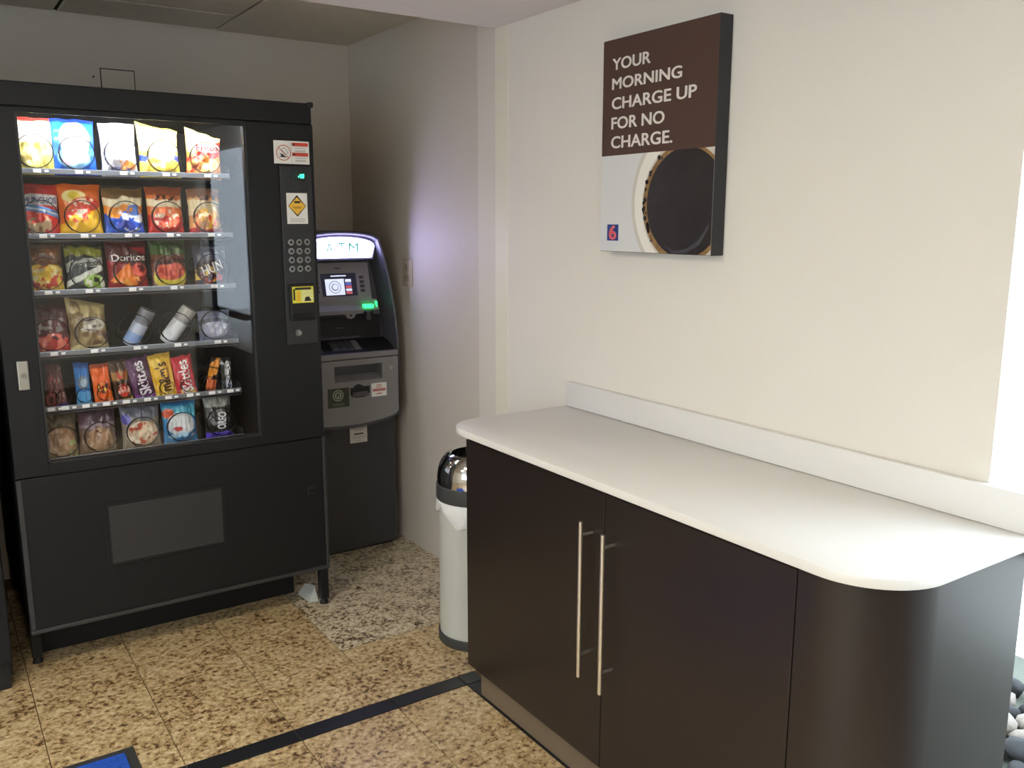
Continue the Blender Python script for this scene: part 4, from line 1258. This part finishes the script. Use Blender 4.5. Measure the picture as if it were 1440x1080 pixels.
canister('snack_tub', 'tilted clear tub with blue and white wrapper on the fourth shelf', 0.572, z4 + 0.010, 0.0255, 0.135, 0.50, (120, 122, 130), (196, 206, 226), (150, 180, 232), [], 1)
canister('snack_tub', 'tilted white tub with pale grey lid on the fourth shelf', 0.690, z4 + 0.012, 0.0265, 0.140, 0.62, (178, 178, 174), (226, 230, 236), (238, 242, 248), [], 2)
make_bag('snack_pouch', 'clear plastic snack pouch, fourth shelf right end', 'snack pouch', 0.848, z4, 0.112, 0.112,
         [('fill', (118, 124, 150)), ('ell', 0.5, 0.4, 0.42, 0.34, (160, 164, 190)), ('blob', 0.5, 0.45, 0.4, 0.3, (206, 208, 220), 8, 0.6), ('band', 0.62, 0.74, (60, 60, 84), 0.05)], seed=45)
# fifth shelf: candy bars in narrow columns
BARS = [
    ('chocolate_bar', 'narrow maroon candy bar, leftmost on the fifth shelf', 0.316, 0.040, 0.150, [('fill', (92, 40, 40)), ('blob', 0.5, 0.4, 0.5, 0.4, (150, 70, 70), 6, 0.55)], [], 0.10),
    ('chocolate_bar', 'brown foil candy bar leaning beside the maroon one on the fifth shelf', 0.350, 0.038, 0.136, [('fill', (100, 62, 56)), ('blob', 0.5, 0.5, 0.5, 0.5, (150, 120, 116), 6, 0.6), ('band', 0.0, 0.14, (80, 60, 130))], [], -0.12),
    ('chocolate_bar', 'sky blue candy bar with pale oval on the fifth shelf', 0.413, 0.046, 0.146, [('fill', (44, 120, 196)), ('ell', 0.5, 0.55, 0.4, 0.16, (110, 130, 150)), ('ell', 0.55, 0.55, 0.22, 0.1, (170, 190, 206)), ('band', 0.08, 0.36, (90, 170, 226), 0.03), ('band', 0.88, 1.1, (30, 80, 150))], [], 0.0),
    ('chocolate_bar', 'orange peanut butter candy pack on the fifth shelf', 0.474, 0.058, 0.138, [('fill', (232, 104, 34)), ('ell', 0.55, 0.42, 0.40, 0.16, (214, 80, 20)), ('blob', 0.55, 0.42, 0.36, 0.15, (70, 40, 20), 9, 0.55), ('blob', 0.5, 0.44, 0.3, 0.12, (246, 200, 60), 10, 0.66), ('band', 0.9, 1.1, (150, 60, 24))], [], -0.06),
    ('chocolate_bar', 'brown candy bar with gold and red print on the fifth shelf', 0.536, 0.056, 0.144, [('fill', (70, 46, 30)), ('band', 0.58, 0.78, (150, 110, 40), 0.06), ('ell', 0.55, 0.3, 0.36, 0.16, (206, 64, 50)), ('blob', 0.55, 0.3, 0.36, 0.16, (240, 200, 180), 8, 0.6), ('band', 0.0, 0.12, (214, 190, 90), 0.04), ('blob', 0.5, 0.66, 0.4, 0.1, (190, 50, 40), 8, 0.55)], [], -0.10),
    ('candy_pack', 'purple candy pack with upright white lettering on the fifth shelf', 0.603, 0.074, 0.150, [('fill', (92, 50, 92)), ('band', 0.0, 0.16, (150, 90, 170), 0.05), ('blob', 0.5, 0.1, 0.5, 0.1, (226, 200, 226), 8, 0.6), ('blob', 0.6, 0.8, 0.4, 0.2, (70, 36, 66), 6, 0.5)], [('Skittles', 0.50, 0.52, 1.55, 0.24, (238, 232, 240), HP + 0.05, 0.03)], -0.16),
    ('candy_pack', 'yellow candy pack with upright brown lettering on the fifth shelf', 0.669, 0.074, 0.156, [('fill', (226, 178, 44)), ('blob', 0.5, 0.15, 0.5, 0.12, (250, 220, 120), 7, 0.5), ('ell', 0.3, 0.8, 0.3, 0.1, (240, 206, 90))], [("m&m's", 0.50, 0.48, 1.35, 0.24, (84, 52, 26), HP + 0.05, 0.03)], -0.10),
    ('candy_pack', 'red candy pack with upright white lettering on the fifth shelf', 0.739, 0.070, 0.142, [('fill', (196, 30, 50)), ('blob', 0.5, 0.1, 0.5, 0.1, (240, 200, 90), 7, 0.5), ('blob', 0.5, 0.12, 0.5, 0.1, (240, 236, 230), 9, 0.62)], [('Skittles', 0.50, 0.50, 1.55, 0.25, (244, 240, 238), HP + 0.05, 0.03)], -0.10),
    ('chocolate_bar', 'slanted black candy bar with gold and orange stripe on the fifth shelf', 0.812, 0.036, 0.130, [('fill', (40, 30, 28)), ('band', 0.5, 0.95, (226, 150, 50), 0.02, 0.3), ('band', 0.7, 0.74, (50, 36, 26), 0.01), ('band', 0.1, 0.42, (216, 110, 60), 0.05)], [], 0.26),
    ('chocolate_bar', 'black candy bar with white and blue print, fifth shelf right end', 0.874, 0.040, 0.122, [('fill', (30, 30, 33)), ('ell', 0.6, 0.62, 0.30, 0.30, (206, 208, 210)), ('ell', 0.62, 0.62, 0.24, 0.26, (44, 44, 50)), ('ell', 0.62, 0.22, 0.30, 0.20, (190, 196, 214)), ('ell', 0.62, 0.22, 0.24, 0.16, (40, 52, 120)), ('blob', 0.62, 0.62, 0.2, 0.26, (230, 230, 230), 9, 0.5), ('blob', 0.62, 0.22, 0.2, 0.16, (220, 224, 236), 9, 0.55), ('band', 0.80, 0.86, (170, 170, 172), 0.03)], [], 0.02)]
for k, (nm, lb, x, w, h, lay, wd, ln) in enumerate(BARS):
    make_bag(nm, lb, 'candy', x, z5, w, h, lay, wd, depth=0.022, lean=ln, seed=51 + k, y=SY + 0.032, nu=36, nv=66, tilt=0.12)
# bottom shelf
make_bag('cookie_pack', 'clear wrapped brown cookie, bottom shelf left end', 'cookie pack', 0.333, z6, 0.108, 0.164,
         [('fill', (120, 100, 78)), ('ell', 0.5, 0.36, 0.44, 0.3, (164, 128, 98)), ('blob', 0.5, 0.36, 0.42, 0.28, (196, 164, 136), 6, 0.6), ('band', 0.7, 1.1, (96, 86, 66)), ('blob', 0.85, 0.2, 0.15, 0.2, (170, 180, 120), 6, 0.4)], seed=71)
make_bag('cookie_pack', 'purple topped pack with round tan cookie on the bottom shelf', 'cookie pack', 0.447, z6, 0.118, 0.160,
         [('fill', (126, 104, 92)), ('band', 0.56, 1.1, (84, 62, 78), 0.04), ('ell', 0.52, 0.34, 0.36, 0.26, (170, 134, 104)), ('blob', 0.52, 0.34, 0.34, 0.24, (206, 180, 150), 6, 0.6), ('blob', 0.5, 0.3, 0.4, 0.25, (110, 70, 40), 8, 0.7), ('band', 0.58, 0.66, (150, 130, 140), 0.03)], seed=72)
make_bag('pastry_pack', 'clear pack of pastry with red and cream bits on the bottom shelf', 'pastry pack', 0.582, z6, 0.128, 0.158,
         [('fill', (136, 126, 110)), ('band', 0.66, 1.1, (108, 112, 126), 0.05), ('ell', 0.12, 0.68, 0.12, 0.12, (76, 70, 160)), ('ell', 0.5, 0.36, 0.42, 0.27, (214, 190, 160)), ('blob', 0.5, 0.36, 0.42, 0.26, (190, 80, 60), 9, 0.62), ('blob', 0.5, 0.36, 0.42, 0.26, (240, 226, 206), 8, 0.62)], seed=73)
make_bag('snack_pack', 'blue pack with white round window on the bottom shelf', 'snack pack', 0.709, z6, 0.118, 0.154,
         [('fill', (52, 130, 190)), ('band', 0.62, 0.9, (80, 170, 200), 0.05), ('blob', 0.16, 0.72, 0.18, 0.12, (206, 90, 60), 5, 0.3), ('ell', 0.5, 0.46, 0.42, 0.26, (206, 212, 218)), ('ell', 0.5, 0.50, 0.34, 0.16, (230, 234, 236)), ('blob', 0.4, 0.36, 0.14, 0.06, (190, 60, 60), 7, 0.4), ('blob', 0.5, 0.2, 0.4, 0.08, (170, 206, 226), 7, 0.5)], seed=74)
make_bag('cookie_pack', 'black sandwich cookie pack with upright white lettering, bottom shelf right end', 'cookie pack', 0.842, z6, 0.098, 0.160,
         [('fill', (70, 70, 68)), ('band', 0.72, 1.1, (150, 150, 144), 0.02), ('ell', 0.25, 0.38, 0.3, 0.2, (34, 34, 36)), ('ell', 0.8, 0.38, 0.26, 0.2, (40, 40, 44)), ('blob', 0.4, 0.5, 0.4, 0.2, (120, 122, 124), 8, 0.62), ('band', -0.1, 0.14, (96, 70, 206), 0.04)],
         [('OREO', 0.55, 0.42, 0.62, 0.17, (240, 240, 244), HP - 0.1, 0.04)], seed=75)

# ------------------------------------------------------------------ rocks outside the storefront
rk = random.Random(21)
rock_me = []
for s in range(6):
    mb = MB()
    bmesh.ops.create_icosphere(mb.bm, subdivisions=2, radius=1.0)
    for v in mb.bm.verts:
        f_ = 1 + 0.22 * math.sin(3.1 * v.co.x + s) * math.cos(2.7 * v.co.y + 2 * s) + rk.uniform(-.07, .07)
        v.co = Vector((v.co.x * f_, v.co.y * f_ * 0.8, v.co.z * f_ * 0.6))
    me = mb.mesh('rock')
    for p in me.polygons:
        p.use_smooth = True
    rock_me.append(me)
cnt = 0
xx = 1.93
while xx < 2.80:
    yy = 0.78 + (xx - 1.93) * 0.36
    while yy < 0.98 + (xx - 1.93) * 0.42:
        white = rk.random() < 0.52
        me = rock_me[rk.randrange(6)].copy()
        me.materials.append(M_RK_W if white else M_RK_B)
        o = bpy.data.objects.new('river_rock', me)
        COL.objects.link(o)
        s = rk.uniform(0.036, 0.058)
        o.scale = (s, s, s)
        o.rotation_euler = (rk.uniform(-.3, .3), rk.uniform(-.3, .3), rk.uniform(0, 6))
        o.location = (xx + rk.uniform(-.015, .015), yy + rk.uniform(-.015, .015), -0.06 + s * 0.5)
        tag(o, 'pale landscaping rock outside the window past the cabinet end' if white else 'black landscaping rock outside the window past the cabinet end', 'rock',
            'pale rocks outside' if white else 'black rocks outside')
        yy += 0.088
        cnt += 1
    xx += 0.085
